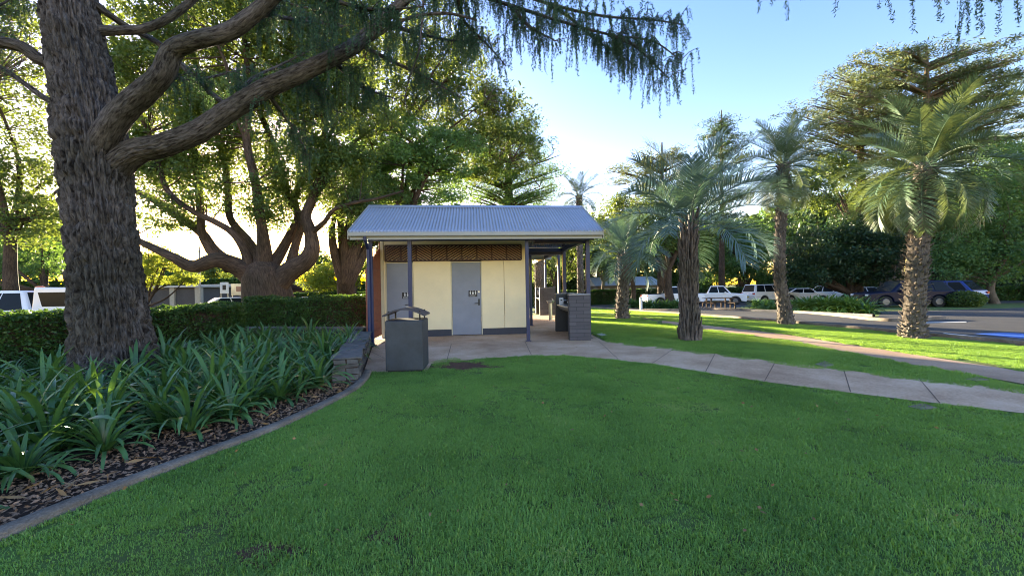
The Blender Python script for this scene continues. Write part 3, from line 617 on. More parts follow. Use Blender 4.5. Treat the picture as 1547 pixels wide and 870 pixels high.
# far row behind everything
far_src = []
rr_ = random.Random(5)
for i, (px, Y, hpx) in enumerate([(-60, 62, 120), (30, 70, 90), (100, 66, 90), (160, 66, 70), (215, 75, 52), (270, 78, 44), (330, 80, 36), (-120, 50, 130), (-10, 54, 80), (380, 78, 30), (420, 80, 18), (500, 72, 14), (560, 74, 12), (740, 60, 18), (800, 70, 60), (840, 50, 60), (885, 56, 80), (905, 66, 95), (930, 72, 60), (985, 66, 70), (1060, 70, 95),
                                  (1130, 64, 90), (1190, 75, 100), (1250, 66, 110), (1330, 62, 130), (1400, 70, 110), (1460, 60, 130), (1540, 64, 150), (1620, 60, 150)]):
    p = PT(px, 440, Y); h = hpx * Y / FPX + 2.2
    if i < 4:
        far_src.append(simple_tree('background_tree', 'x', 60, (773, 445, .3), 6, [(773, 390, 36, 26, 42), (755, 405, 28, 18, 16), (795, 400, 26, 20, 14)], M[['midleaf', 'broad', 'midleaf', 'darkleaf'][i]], M['bark'], .26, 90, 1.25, 200 + i, nl=4))
        root = far_src[-1]
    else:
        root = copy_tree(far_src[i % 4])
    root.location = (p.x, Y, zg(0, Y) - .05); root.rotation_euler.z = rr_.uniform(-.5, .5) if i > 3 else 0; s = h / 8.6; root.scale = (s * 1.15, s, s)
    root['label'] = 'one of the row of leafy trees far behind the car parks'; root['group'] = 'far row of trees'

# ---------------------------------------------------------------- palms
def frond_mesh(name, L, droop, seed, mat, nleaf=60, ll=.62, fan=.75):
    rng = rs(seed); n = 26; t = np.linspace(0, 1, n)
    ang = R(12) - droop * t ** 1.3        # rachis angle above horizontal along its length
    x = np.cumsum(np.cos(ang)) * L / n; z = np.cumsum(np.sin(ang)) * L / n; P = np.stack([x, 0 * x, z], 1); P = np.vstack([[0, 0, 0], P])
    ang = np.append(ang[0], ang); tt = np.linspace(0, 1, n + 1)
    acc = Acc(); acc.add(*np_tube(P, np.linspace(.022, .004, n + 1), 5))
    V = []; 
    for i in range(nleaf):
        s = .2 + .8 * (i + .5) / nleaf
        for side in (-1, 1):
            ss = min(1, s + rng.uniform(-.01, .01)); p = np.array([np.interp(ss, tt, P[:, k]) for k in range(3)]); a = np.interp(ss, tt, ang)
            f = np.array([math.cos(a), 0, math.sin(a)]); up = np.array([-math.sin(a), 0, math.cos(a)])
            l = ll * (math.sin(PI * (.12 + .80 * s)) ** .7) * rng.uniform(.85, 1.1); fw = fan * (.5 + .6 * s) + rng.uniform(-.08, .08)
            d = unit(f * fw + np.array([0, side, 0]) * (1 - .35 * s) + up * rng.uniform(.15, .55))
            wv = unit(np.cross(d, up)) * .0095
            m1 = p + d * l * .45; m2 = p + d * l * .8 + np.array([0, 0, -.05 * l]); e = p + d * l + np.array([0, 0, -.16 * l])
            V += [p - wv * .6, p + wv * .6, m1 + wv, m1 - wv, m1 - wv, m1 + wv, m2 + wv * .7, m2 - wv * .7, m2 - wv * .7, m2 + wv * .7, e + wv * .12, e - wv * .12]
    acc.add(np.array(V), np.arange(len(V)).reshape(-1, 4))
    return acc.mesh(name, mat)
def palm(label, Y, base, trunk, tw, fr, nf, mat, seed, boots=(0, 1), bootlen=.22, bootang=.5, scale=1.0, up=1.3, low=-.55, dead=0, bw=.05, bn=26):
    """trunk: px points from the base up; fr frond meshes; boots: fraction of trunk with leaf bases"""
    rng = rs(seed); g = W(*base); g.z -= .03; Y = g.y if Y is None else Y
    if Y != g.y: g = PT(base[0], base[1], Y); g.z = zg(0, Y) - .03
    root = thing('palm_tree', label, 'palm tree', g)
    P = catmull([g] + [PT(a, b, Y) for a, b in trunk], 90); T = np.linspace(0, 1, 90)
    r = np.interp(T, np.linspace(0, 1, len(tw)), tw) / 2
    def dp(p, t, q):
        z = p[:, 2][:, None]; th = t[None]; return .035 * (np.abs(np.sin(th * 5 + z * 14)) * np.abs(np.sin(-th * 5 + z * 14)) - .35) + .03 * (vnoise(np.cos(th) * 4, np.sin(th) * 4, z * 6, seed) - .5)
    acc = Acc(); acc.add(*np_tube(P, r, 48, dp))
    # leaf bases: curved wedges spiralling up the trunk
    hgt = P[-1][2] - P[0][2]; nb = int(hgt * bn)
    for i in range(nb):
        t = boots[0] + (boots[1] - boots[0]) * (i + .5) / nb; c = np.array([np.interp(t, T, P[:, k]) for k in range(3)]); rad = np.interp(t, T, r); a = i * 2.39996 + rng.uniform(-.25, .25)
        for q in range(1):
            o = np.array([math.cos(a), math.sin(a), 0]); s = np.array([-o[1], o[0], 0]); ln = bootlen * rng.uniform(.7, 1.25) * (1 + .5 * t); an = bootang * rng.uniform(.6, 1.3)
            d = o * math.sin(an) + np.array([0, 0, 1]) * math.cos(an); w0 = bw * rng.uniform(.8, 1.2)
            p0 = c + o * (rad * .93); th = .022
            A = [p0 - s * w0 - o * .02, p0 + s * w0 - o * .02, p0 + s * w0 * .35 + o * th * 1.4, p0 - s * w0 * .35 + o * th * 1.4]
            B = [x + d * ln * .6 - s * w0 * .3 * sg for x, sg in zip(A, (-1, 1, 1, -1))]; E = [p0 + d * ln + s * w0 * .28 * sx + o * oo for sx, oo in ((-1, -.005), (1, -.005), (.5, .012), (-.5, .012))]
            V = np.array(A + B + E); F = []
            for lv in (0, 4):
                for k in range(4): F.append((lv + k, lv + (k + 1) % 4, lv + 4 + (k + 1) % 4, lv + 4 + k))
            F.append((8, 9, 10, 11)); acc.add(V, F)
    acc.build('trunk', M['boot'], root, off=g)
    top = Vector(P[-1]) - Vector(g)
    for i in range(nf):
        f = (i + .5) / nf; az = i * 2.39996 + rng.uniform(-.2, .2); el = up - (up - low) * (f ** .85) + rng.uniform(-.12, .12)
        k = min(len(fr) - 1, int(f * len(fr)))
        o = bpy.data.objects.new('frond', fr[k]); o.parent = root
        o.rotation_euler = (rng.uniform(-.3, .3), -el, az); sc = scale * rng.uniform(.85, 1.1)
        o.rotation_mode = 'XYZ'; o.location = top + Vector((math.cos(az) * .06, math.sin(az) * .06, -.25 * f)); o.scale = (sc, sc, sc); C.objects.link(o)
    return root
fb = [frond_mesh('frond', 2.35, d, 300 + i, M['frondblue'], 60, .66, .85) for i, d in enumerate((.8, 1.35, 1.8))]
fg = [frond_mesh('frond', 2.1, d, 310 + i, M['frondgreen'], 56, .50, .7) for i, d in enumerate((.7, 1.2, 1.8))]
palm('blue-green palm with the shaggy trunk nearest to the near path', None, (1043, 513), [(1042, 495), (1041, 460), (1040, 420), (1040, 385), (1042, 338)], [.54, .44, .38, .36, .36, .32], fb, 28, None, 401, bootlen=.34, bootang=.16, scale=1.03, up=1.36, low=.0, bn=60)
palm('smaller blue-green palm standing right of the hand basin wall', None, (940, 481), [(940, 460), (942, 430), (943, 405), (943, 382)], [.62, .52, .50, .55, .45], fb, 30, None, 402, bootlen=.16, bootang=.7, scale=.9, up=1.35, low=-.15, bn=50)
palm('tall thin palm with a smooth curved trunk beside the road', None, (1188, 489), [(1184, 460), (1178, 420), (1178, 370), (1181, 320), (1183, 285), (1184, 245)], [.52, .38, .33, .30, .30, .33, .32], fg, 44, None, 403, bootlen=.10, bootang=.5, scale=.88, up=1.4, low=-1.0, bn=46, bw=.035)
palm('stout ragged palm with the biggest crown at the right', None, (1380, 510), [(1380, 490), (1383, 440), (1386, 390), (1390, 340), (1394, 295), (1398, 248)], [.50, .41, .39, .38, .40, .40, .36], fg, 66, None, 404, bootlen=.10, bootang=1.0, scale=.86, up=1.2, low=-.85, bn=80)
palm('distant palm whose crown shows above the shelter gable', 22, (878, 470), [(877, 430), (876, 380), (875, 330), (875, 295)], [.5, .36, .32, .32, .34], fg, 26, None, 405, bootlen=.10, bootang=.6, scale=.72, up=1.3, low=-.6)
palm('thick-trunked palm between the blue shelter posts', 24, (817, 474), [(816, 440), (815, 400), (814, 370)], [.7, .62, .6, .5], fg, 22, None, 406, bootlen=.16, bootang=.9, scale=.9, up=1.2, low=-.3, bn=50)

# ---------------------------------------------------------------- toilet block
OB = Vector((-3.69, 9.90, 0)); YAW = R(5.7)
def loc(px, py, e2):
    """point of the block's own frame where the sight line meets the plane e2"""
    a, b = ray(px, py); c, s = math.cos(YAW), math.sin(YAW)
    Y = (e2 + (-s * OB.x + c * OB.y)) / (-s * a + c)
    return (c * (a * Y - OB.x) + s * (Y - OB.y), e2, CAMH + b * Y)
tb = thing('toilet_block', 'cream public toilet block with a corrugated roof on navy posts', 'toilet block', OB, YAW)
WZ = 1.66
x0 = loc(581, 480, WZ)[0]; x1 = loc(800, 480, WZ)[0]; D1a, D1b = loc(585, 480, WZ)[0], loc(623.5, 480, WZ)[0]; D2a, D2b = loc(683, 450, WZ)[0], loc(727, 450, WZ)[0]
seam = loc(762, 450, WZ)[0]; zb, zt = 2.33, 2.80
dh = 2.26
m = MB()
g = .006
for a, b, z0 in ((D1b + .04, D2a - .03, .21), (D2b + .03, seam - g, .21), (seam + g, x1, .21), (x0, D1a - .03, .21)): m.box(a, b, WZ, WZ + .12, z0, zb)
m.box(x0, x1, WZ + .012, WZ + .12, zb, 3.1)
m.box(x1 - .12, x1 - .001, WZ + .121, 7.9, .21, 2.75); m.box(x0 + .001, x0 + .12, WZ + .121, 7.9, .21, 2.75); m.box(x0 + .121, x1 - .121, 7.78, 7.9, .21, 2.75)
m.build('wall', M['cream'], tb, bev=.004)
m = MB()
for a, b in ((x0, D1a - .03), (D1b + .04, D2a - .03), (D2b + .03, x1)): m.box(a, b, WZ + .006, WZ + .12, 0, .205)
m.box(x1 - .12, x1 - .006, WZ + .121, 7.89, 0, .205); m.box(x0 + .006, x0 + .12, WZ + .121, 7.89, 0, .205)
m.build('plinth', M['plinth'], tb)
m = MB(); m.box(x0 + .2, x1 - .2, WZ + .2, 7.7, 2.55, 2.6); m.build('inner_ceiling', M['soffit'], tb)
def sign(parent, cx, cz, y, figs):
    s = MB(); s.box(cx - .135, cx + .135, y - .012, y, cz - .095, cz + .095); s.build('sign_plate', M['black'], parent, bev=.004)
    w = MB(); yy = y - .0155
    def fig(x, skirt):
        w.prism([(x + .013 * math.cos(t * PI / 4), cz + .07 + .013 * math.sin(t * PI / 4)) for t in range(8)], 1, yy, y - .0121)
        if skirt: w.prism([(x - .012, cz + .05), (x + .012, cz + .05), (x + .028, cz), (x - .028, cz)], 1, yy, y - .0121)
        else: w.box(x - .019, x + .019, yy, y - .0121, cz + .01, cz + .05)
        w.box(x - .013, x - .003, yy, y - .0121, cz - .025, cz + .009 - (.01 if skirt else 0)); w.box(x + .003, x + .013, yy, y - .0121, cz - .025, cz + .009 - (.01 if skirt else 0))
    for x, k in figs: fig(cx + x, k)
    for r_, n in ((-.048, 7), (-.07, 6)):
        for i in range(n): w.box(cx - .1 + i * .03, cx - .1 + i * .03 + .014, yy, y - .0121, cz + r_ - .005, cz + r_ + .005)
    w.build('sign_symbols', M['white'], parent)
def door(a, b, h, hx, sx, sz, figs):
    f = MB(); f.box(a - .03, a, WZ - .012, WZ + .10, .03, h + .03); f.box(b, b + .03, WZ - .012, WZ + .10, .03, h + .03); f.box(a, b, WZ - .012, WZ + .10, h + .004, h + .03)
    d = MB(); d.box(a + .006, b - .006, WZ + .012, WZ + .055, .03, h); do = d.build('door', M['doorgrey'], tb, bev=.003)
    f.build('door_frame', M['creamtrim'], do)
    y = WZ + .012
    k = MB(); k.box(hx - .028, hx + .028, y - .01, y, .93, 1.13); k.tube([(hx, y - .008, 1.0), (hx, y - .055, 1.0), (hx - .14, y - .055, .995)], .011, 8); k.build('handle', M['darkpanel'], do, bev=.002)
    lo = MB(); lo.tube([(hx, y - .02, 1.35), (hx, y, 1.35)], .026, 12); lo.build('lock', M['steel'], do)
    sign(do, sx, sz, y, figs)
    return do
door(D2a, D2b, dh, D2b - .07, loc(714.5, 443, WZ)[0], loc(714.5, 443, WZ)[2], [(-.08, False), (0, True), (.08, False)])
door(D1a, D1b, dh, D1b - .07, D1b - .17, loc(612, 446, WZ)[2], [(-.05, False), (.03, True)])
# frieze of diagonal slats above the wall
m = MB(); nP = 9; fx0, fx1 = x0 + .06, loc(787, 380, WZ)[0]; pw = (fx1 - fx0) / nP; yy0, yy1 = WZ - .05, WZ - .02
def slat(m, p, q, w, y0, y1, xa, xb, za, zb_):
    """slat between two points clipped to the panel"""
    dx, dz = q[0] - p[0], q[1] - p[1]; l = math.hypot(dx, dz); nx, nz = -dz / l * w / 2, dx / l * w / 2
    poly = [(p[0] + nx, p[1] + nz), (q[0] + nx, q[1] + nz), (q[0] - nx, q[1] - nz), (p[0] - nx, p[1] - nz)]
    for ax, lim_, sg in ((0, xa, 1), (0, xb, -1), (1, za, 1), (1, zb_, -1)):
        out = []
        for i in range(len(poly)):
            a, b = poly[i], poly[(i + 1) % len(poly)]; ia, ib = (a[ax] - lim_) * sg >= 0, (b[ax] - lim_) * sg >= 0
            if ia: out.append(a)
            if ia != ib:
                t = (lim_ - a[ax]) / (b[ax] - a[ax]); out.append((a[0] + (b[0] - a[0]) * t, a[1] + (b[1] - a[1]) * t))
        poly = out
        if len(poly) < 3: return
    m.prism(poly, 1, y0, y1)
for i in range(nP):
    a, b = fx0 + i * pw, fx0 + (i + 1) * pw; sl = .62 if i % 4 in (0, 1, 3) else -.62
    if i % 4 in (2,) or i in (7, 8): sl = -.62
    for k in range(-5, 14):
        z = zb - .05 + k * .078
        p, q = (a - .1, z - .1 * sl), (b + .1, z + (pw + .1) * sl)
        if sl < 0: p, q = (a - .1, z + .3), (b + .1, z + .3 + (pw + .2) * sl)
        slat(m, p, q, .045, yy0, yy1, a + .02, b - .02, zb + .02, zt - .02)
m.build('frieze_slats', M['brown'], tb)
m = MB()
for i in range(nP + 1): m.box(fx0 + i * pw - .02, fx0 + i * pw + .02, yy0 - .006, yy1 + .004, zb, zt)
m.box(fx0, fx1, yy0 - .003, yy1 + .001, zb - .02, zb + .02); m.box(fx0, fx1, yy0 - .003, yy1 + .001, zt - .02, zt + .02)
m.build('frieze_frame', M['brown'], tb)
m = MB(); m.box(x0 - .09, x0 - .005, WZ - .02, WZ + .10, 0, 3.0); m.build('corner_post', M['creamtrim'], tb, bev=.004)
# side screen on the left
m = MB(); sx = x0 - .12
for i in range(8):
    y = .235 + i * .175; z1_ = 2.06 + .09 * i
    m.box(sx - .02, sx + .02, y, y + .172, .10, z1_)
m.box(sx - .034, sx - .021, .24, WZ + .08, .10, 2.0); m.box(sx - .02, sx + .026, 1.64, WZ + .08, .10, 2.9)  # outer backing and end plank added to keep sun out of the gaps
for k in range(9): m.box(sx + .021, sx + .035, .25, 1.63, .3 + k * .22, .33 + k * .22)
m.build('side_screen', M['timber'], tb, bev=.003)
# posts
def post(x, y, z1, w=.10, z0=.0, par=tb):
    p = MB(); p.box(x - w / 2, x + w / 2, y - w / 2, y + w / 2, z0, z1); o = p.build('post', M['navy'], par, bev=.004)
    b = MB(); b.box(x - w * .8, x + w * .8, y - w * .8, y + w * .8, z0, z0 + .02); b.build('post_foot', M['navy'], o)
EV = 2.74
px_ = loc(561.5, 500, 0.0)[0]; post(px_, .02, EV); post(loc(620, 440, 0.02)[0], .02, EV); post(loc(798, 500, .02)[0], .02, EV, .09); post(loc(888, 420, .25)[0], .25, EV, .11)
def l2(X, Y):
    c, s = math.cos(YAW), math.sin(YAW); return (c * (X - OB.x) + s * (Y - OB.y), -s * (X - OB.x) + c * (Y - OB.y))
rx1 = 6.15; rx0 = -.42
for (X, Y, h, w) in ((1.93, 14.0, 3.0, .12), (2.09, 16.9, 2.9, .10), (1.77, 20.0, 2.9, .10), (.72, 14.6, 2.9, .09), (1.0, 20.6, 2.9, .09)):
    a, b = l2(X, Y); post(a, b, h, w)
# roof: two corrugated planes
EY0, RY, EY1, RZ, EZ = -.32, 1.72, 3.76, 4.02, 2.93
def corr(y0, z0, y1, z1):
    pit = .085; n = int((rx1 - rx0) / pit * 10); xs = np.linspace(rx0, rx1, n + 1); amp = .014 * np.sin(2 * PI * xs / pit)
    rows = 9; t = np.linspace(0, 1, rows)[:, None]; nz = np.array([0, -(z1 - z0), (y1 - y0)]); nz = nz / np.linalg.norm(nz) * (1 if y1 > y0 else -1)
    V = np.stack([xs[None] + 0 * t, y0 + (y1 - y0) * t + 0 * xs[None], z0 + (z1 - z0) * t + 0 * xs[None]], -1) + amp[None, :, None] * nz
    i = np.arange(rows - 1)[:, None]; j = np.arange(n)[None]; k = n + 1
    return V, np.stack([i * k + j, i * k + j + 1, (i + 1) * k + j + 1, (i + 1) * k + j], -1)
ac = Acc(); ac.add(*corr(EY0, EZ, RY, RZ)); ac.add(*corr(EY1, EZ, RY, RZ)); ro = ac.build('roof', M['roof'], tb, smooth=True)
sm = ro.modifiers.new('thick', 'SOLIDIFY'); sm.thickness = .004; sm.offset = -1
m = MB(); m.prism([(RY - .17, RZ - .075), (RY, RZ + .028), (RY + .17, RZ - .075), (RY + .165, RZ - .085), (RY, RZ + .017), (RY - .165, RZ - .085)], 0, rx0 - .01, rx1 + .01); m.build('ridge_cap', M['roof'], ro)
# barge boards, ceiling, gutter
for xx in (rx0 - .03, rx1):
    m = MB(); dz = .19
    m.prism([(EY0, EZ + .03), (RY, RZ + .035), (EY1, EZ + .03), (EY1, EZ - dz), (RY, RZ - dz), (EY0, EZ - dz)], 0, xx, xx + .03); m.build('barge_board', M['gutter'], tb, bev=.003)
for xx in (.2, 2.05, 4.2, 5.95):
    m = MB(); m.prism([(EY0 + .05, EZ - .05), (RY, RZ - .05), (EY1 - .05, EZ - .05), (EY1 - .05, EZ - .14), (RY, RZ - .14), (EY0 + .05, EZ - .14)], 0, xx, xx + .05); m.build('rafter', M['navy'], tb)
m = MB(); m.box(rx0 + .02, rx1 - .02, EY0 - .10, EY0 - .005, EZ - .125, EZ - .012); m.build('gutter', M['gutter'], tb, bev=.022, segs=3)
m = MB(); m.box(rx0 + .03, rx1 - .03, EY0, EY0 + .025, EZ - .20, EZ - .03); m.build('fascia', M['gutter'], tb)
m = MB(); m.box(rx0 + .03, rx1 - .03, EY1, EY1 + .1, EZ - .15, EZ - .02); m.build('gutter', M['gutter'], tb, bev=.02)
m = MB(); m.box(px_ - .06, rx1 - .15, -.03, .07, EV - .01, EV + .12); m.box(px_ - .06, rx1 - .15, 3.42, 3.52, EV - .01, EV + .12); m.build('beam', M['navy'], tb, bev=.004)
a, b = l2(1.93, 14.0)
m = MB(); m.box(x1 + .002, 5.98, .35, .43, EV - .06, EV + .115); m.box(x1, 5.98, 3.55, 3.65, EV - .1, EV + .12); m.box(5.92, 6.02, .44, 10.4, EV + .02, EV + .16); m.build('beam', M['navy'], tb, bev=.004)
m = MB(); m.tube([(px_ - .03, EY0 - .06, EZ - .13), (px_ - .03, EY0 - .06, EZ - .2), (px_ - .03, -.09, EZ - .42), (px_ - .03, -.09, .05)], .04, 12); m.build('downpipe', M['navy'], tb, smooth=False)
# flat canopy over the rear walk with its pale gutter
m = MB(); m.box(x0 - .2, 6.1, 3.87, 10.6, 3.04, 3.09); m.build('rear_roof', M['houseroof'], tb)
m = MB(); m.box(x1 + .05, 6.25, 7.0, 7.12, 2.72, 3.0); m.build('rear_beam', M['gutter'], tb, bev=.005)

# ---------------------------------------------------------------- litter bin
bn = W(609, 562); t = thing('litter_bin', 'dark blue-grey litter bin cabinet with a curved lid at the lawn corner', 'litter bin', (bn.x + .02, 6.95, .008), R(3))
w2, d2, hB = .325, .29, .90
m = MB(); m.box(-w2, w2, -d2, d2, .03, hB); m.build('cabinet', M['binbody'], t, bev=.012, segs=3)
m = MB(); m.box(-w2 + .03, w2 - .03, -d2 + .03, d2 - .03, 0, .03); m.build('base', M['black'], t)
m = MB(); m.box(-w2 + .02, w2 - .02, -d2 - .004, -d2, .06, hB - .04); m.build('door', M['binbody'], t, bev=.003)
m = MB(); m.prism([(.19 * math.cos(i * PI / 12), .15 * math.sin(i * PI / 12)) for i in range(24)], 2, hB, hB + .012); m.build('bin_opening', M['black'], t)
m = MB(); m.box(-w2 + .01, w2 - .01, -d2 + .01, d2 - .01, hB + .001, hB + .009); m.build('rim', M['binlid'], t, bev=.003)
m = MB()
arc = [(-.36 + .72 * i / 16, hB + .105 + .115 * math.sin(PI * i / 16)) for i in range(17)]
m.prism(arc + [(x, z - .028) for x, z in arc[::-1]], 1, -d2 - .03, d2 + .02); m.build('lid', M['binlid'], t)
for sx_ in (-1, 1):
    for sy in (-1, 1):
        m = MB(); m.box(sx_ * .27 - .012, sx_ * .27 + .012, sy * .24 - .012, sy * .24 + .012, hB, hB + .17); m.build('lid_support', M['black'], t)

# ---------------------------------------------------------------- basin walls, fountain
def basin(label, x0_, x1_, y0_, y1_, h, hw, grp):
    ang = R(3.0)
    t = thing('hand_basin_wall', label, 'hand basin', (x0_, y0_, .008), ang, grp); w = x1_ - x0_; l = y1_ - y0_
    m = MB(); m.box(0, w, 0, .2, 0, h); m.build('front_pier', M['block'], t, bev=.004)
    m = MB(); m.box(w - .2, w - .001, .201, l, 0, h - .004); m.build('side_wall', M['block'], t, bev=.004)
    m = MB(); m.box(0, w - .201, l - .2, l, 0, h + .0); m.build('rear_pier', M['darkpanel'], t, bev=.004)
    m = MB(); m.box(w - .23, w - .2011, .202, l - .202, .02, h - .01); m.build('backing_panel', M['darkpanel'], t)
    m = MB(); m.box(-.01, w + .01, -.01, .21, h + .001, h + .022); m.box(w - .21, w + .01, .2101, l + .01, h + .001, h + .022); m.box(-.01, w - .2101, l - .21, l + .01, h + .001, h + .022); m.build('capping', M['captop'], t, bev=.004)
    m = MB()
    m.prism([(.02, .86), (.02, .88), (w - .24, .90), (w - .24, .70), (w - .26, .70), (w - .28, .84), (.14, .72), (.12, .74)], 1, .25, l - .25); m.build('basin', M['steel'] if y0_ < 15 else M['darkpanel'], t, bev=.004)
    for yy in (.5, l * .5, l - .5):
        m = MB(); m.tube([(w - .23, yy, 1.02), (w - .36, yy, 1.02), (w - .38, yy, .97)], .014, 8); m.build('tap', M['steel'], t)
    m = MB(); m.box(.10, .24, l - .30, l - .203, h - .40, h - .12); o = m.build('soap_dispenser', M['white'], t, bev=.02, segs=3)
    m = MB(); m.box(.14, .20, l - .306, l - .301, h - .22, h - .18); m.build('viewing_window', M['black'], o)
basin('nearest charcoal block hand basin wall at the front corner of the walkway', 1.53, 2.10, 10.22, 12.6, 1.22, .2, 'hand basin walls')
basin('farther charcoal block hand basin wall at the back of the walkway', 1.42, 2.25, 19.6, 21.6, 1.42, .2, 'hand basin walls')
f = PT(832, 483, 16.7); t = thing('drinking_fountain', 'slim steel drinking fountain standing between the two hand basin walls', 'drinking fountain', (f.x, 16.7, .008))
m = MB(); m.tube([(0, 0, 0), (0, 0, .78)], .075, 18); m.build('pedestal', M['steel'], t, smooth=False)
m = MB(); m.tube([(0, -.05, .76), (0, -.05, .86)], [.13, .18], 20); m.build('bowl', M['steel'], t)
m = MB(); m.tube([(.1, -.05, .86), (.1, -.05, .93), (.05, -.08, .95)], .012, 8); m.build('spout', M['steel'], t)

# ---------------------------------------------------------------- dry stone walls
def stone_wall(label, A, B, h, th, seed):
    A = Vector((A[0], A[1])); B = Vector((B[0], B[1])); L = (B - A).length; rng = random.Random(seed)
    t = thing('stone_wall', label, 'stone wall', (A.x, A.y, 0), math.atan2(B.y - A.y, B.x - A.x))
    m = MB(); z = -.02
    while z < h - .09:
        ch = rng.uniform(.055, .11); x = rng.uniform(-.1, 0)
        while x < L:
            w = rng.uniform(.14, .42); 
            for y0_, y1_ in ((-th / 2, 0), (0, th / 2)):
                j = rng.uniform(-.018, .018)
                n = len(m.v); m.box(max(x, 0) + .006, min(x + w, L) - .003, (y0_ + j) if y0_ < 0 else .004, (y1_ + j) if y1_ > 0 else -.004, z + .005, z + ch - .004)
                for q in range(n, n + 8):
                    a, b, c = m.v[q]; m.v[q] = (a + rng.uniform(-.008, .008), b + rng.uniform(-.012, .012), c + rng.uniform(-.007, .007))
            x += w
        z += ch
    m.build('stone_course', M['stone'], t, bev=.008)
    m = MB(); m.box(.012, L - .012, -th / 2 + .025, th / 2 - .025, 0, z - .005); m.build('core', M['mulch'], t)
    m = MB(); x = 0
    while x < L - .05:
        w = min(rng.uniform(.28, .6), L - x); n = len(m.v); m.box(x + .004, x + w - .006, -th / 2 - .025, th / 2 + .025, z + .002, h + rng.uniform(0, .012))
        for q in range(n, n + 8):
            a, b, c = m.v[q]; m.v[q] = (a + rng.uniform(-.006, .006), b + rng.uniform(-.03, .03), c)
        x += w
    m.build('cap_stone', M['stone'], t, bev=.012)
stone_wall('low grey stone wall running from the shelter towards the garden edging', (-2.62, 5.95), (-3.85, 9.75), .40, .38, 1)
stone_wall('long low stone wall along the foot of the far hedge', (-4.0, 10.45), (-7.9, 11.2), .44, .35, 2)

# ---------------------------------------------------------------- hedges
def hedge(label, line, w, h, z0, seed, dens=2600, mat='hedge', lf=.034, name='hedge'):
    rng = rs(seed); P = np.array([(p[0], p[1]) for p in line], float); t = thing(name, label, 'hedge', (P[0][0], P[0][1], z0)); off = (P[0][0], P[0][1], z0)
    C_ = catmull(np.c_[P, np.zeros(len(P))], 12 * len(P))[:, :2]; d = unit(np.gradient(C_, axis=0)); n = np.stack([-d[:, 1], d[:, 0]], 1); seg = np.linalg.norm(np.diff(C_, axis=0), axis=1); L = seg.sum(); cum = np.r_[0, np.cumsum(seg)]
    core = Acc(); k = .82; prof = [(-w / 2 * k, 0), (-w / 2 * k, h * .90), (w / 2 * k, h * .90), (w / 2 * k, 0)]
    V = np.stack([np.c_[C_ + n * a, np.full(len(C_), z0 + b)] for a, b in prof], 1); i = np.arange(len(C_) - 1)[:, None]; j = np.arange(3)[None]
    core.add(V, np.stack([i * 4 + j, i * 4 + j + 1, (i + 1) * 4 + j + 1, (i + 1) * 4 + j], -1)); core.add(V[[0, -1]], [[0, 1, 2, 3], [4, 5, 6, 7]])
    core.build('twigs', M['mulch'], t, off=off)
    N = int(L * (2 * h + w) * dens); s = rng.uniform(0, L, N); q = rng.uniform(0, 2 * h + w, N)
    o_ = np.where(q < h, -w / 2, np.where(q < h + w, q - h - w / 2, w / 2)); zz = np.where(q < h, q, np.where(q < h + w, h, 2 * h + w - q))
    cx = np.interp(s, cum, C_[:, 0]); cy_ = np.interp(s, cum, C_[:, 1]); nx = np.interp(s, cum, n[:, 0]); ny = np.interp(s, cum, n[:, 1])
    lump = (vnoise(s * 2.2, q * 2.2, seed) - .5) * .17 + (vnoise(s * 7, q * 7, seed + 1) - .5) * .07 - rng.uniform(0, 1, N) ** 2 * .12
    side = np.where(q < h, -1, np.where(q < h + w, 0, 1)); o_ = o_ + side * lump + rng.normal(size=N) * .01; zz = zz + (side == 0) * lump + rng.normal(size=N) * .012
    e = np.maximum(0, (s < .0))
    Pp = np.stack([cx + nx * o_, cy_ + ny * o_, z0 + zz], 1)
    # the two ends
    for en in (0, -1):
        M_ = int(w * h * dens); u = rng.uniform(-w / 2, w / 2, M_); v_ = rng.uniform(0, h, M_); dd = d[en] * (-1 if en == 0 else 1)
        Pp = np.vstack([Pp, np.stack([C_[en][0] + n[en][0] * u + dd[0] * rng.uniform(-.05, .06, M_), C_[en][1] + n[en][1] * u + dd[1] * rng.uniform(-.05, .06, M_), z0 + v_], 1)])
    ac = Acc(); leaves(ac, Pp, lf, lf * .5, rng, .25); ac.build('foliage', M[mat], t, off=off)
hedge('long clipped dark hedge running behind the big grey trunk', [(-14.5, 6.6), (-10.5, 6.75), (-8.6, 7.3), (-7.7, 8.6), (-7.7, 10.2)], 1.05, 1.13, 0, 61, 2900)
hedge('clipped hedge standing on the stone wall left of the shelter', [(-8.0, 11.95), (-6.7, 11.8), (-5.6, 11.6), (-4.75, 11.75), (-4.35, 12.6), (-4.2, 14.2)], 1.1, .88, .38, 62, 2700)  # last bend, hidden behind the block, added to stop sun streaking the lawn
def farhedge(label, a, b, w, h, seed, mat='hedge', lf=.09, dens=420):
    z = min(zg(0, a[1]), zg(0, b[1])) - .02; hedge(label, [a, ((a[0] + b[0]) / 2, (a[1] + b[1]) / 2), b], w, h, z, seed, dens, mat, lf)
farhedge('low dark hedge in front of the pale roofed house', (4.5, 44), (14.5, 43), 1.3, 1.7, 63)
farhedge('low hedge beyond the sunlit grass at the far right', (34, 33), (62, 34), 1.4, 1.2, 64)
farhedge('tall dark hedge closing the view between the trees at the far right', (34, 52), (75, 50), 2, 3.4, 65, 'darkleaf', .16, 160)
farhedge('green hedge behind the left car park in front of the shelter side', (-26, 43), (-6, 45), 1.6, 2.0, 66, 'hedge', .1, 300)
farhedge('long green hedge behind the parked white cars', (13, 45.5), (36, 45), 1.5, 1.7, 67, 'hedge', .1, 300)

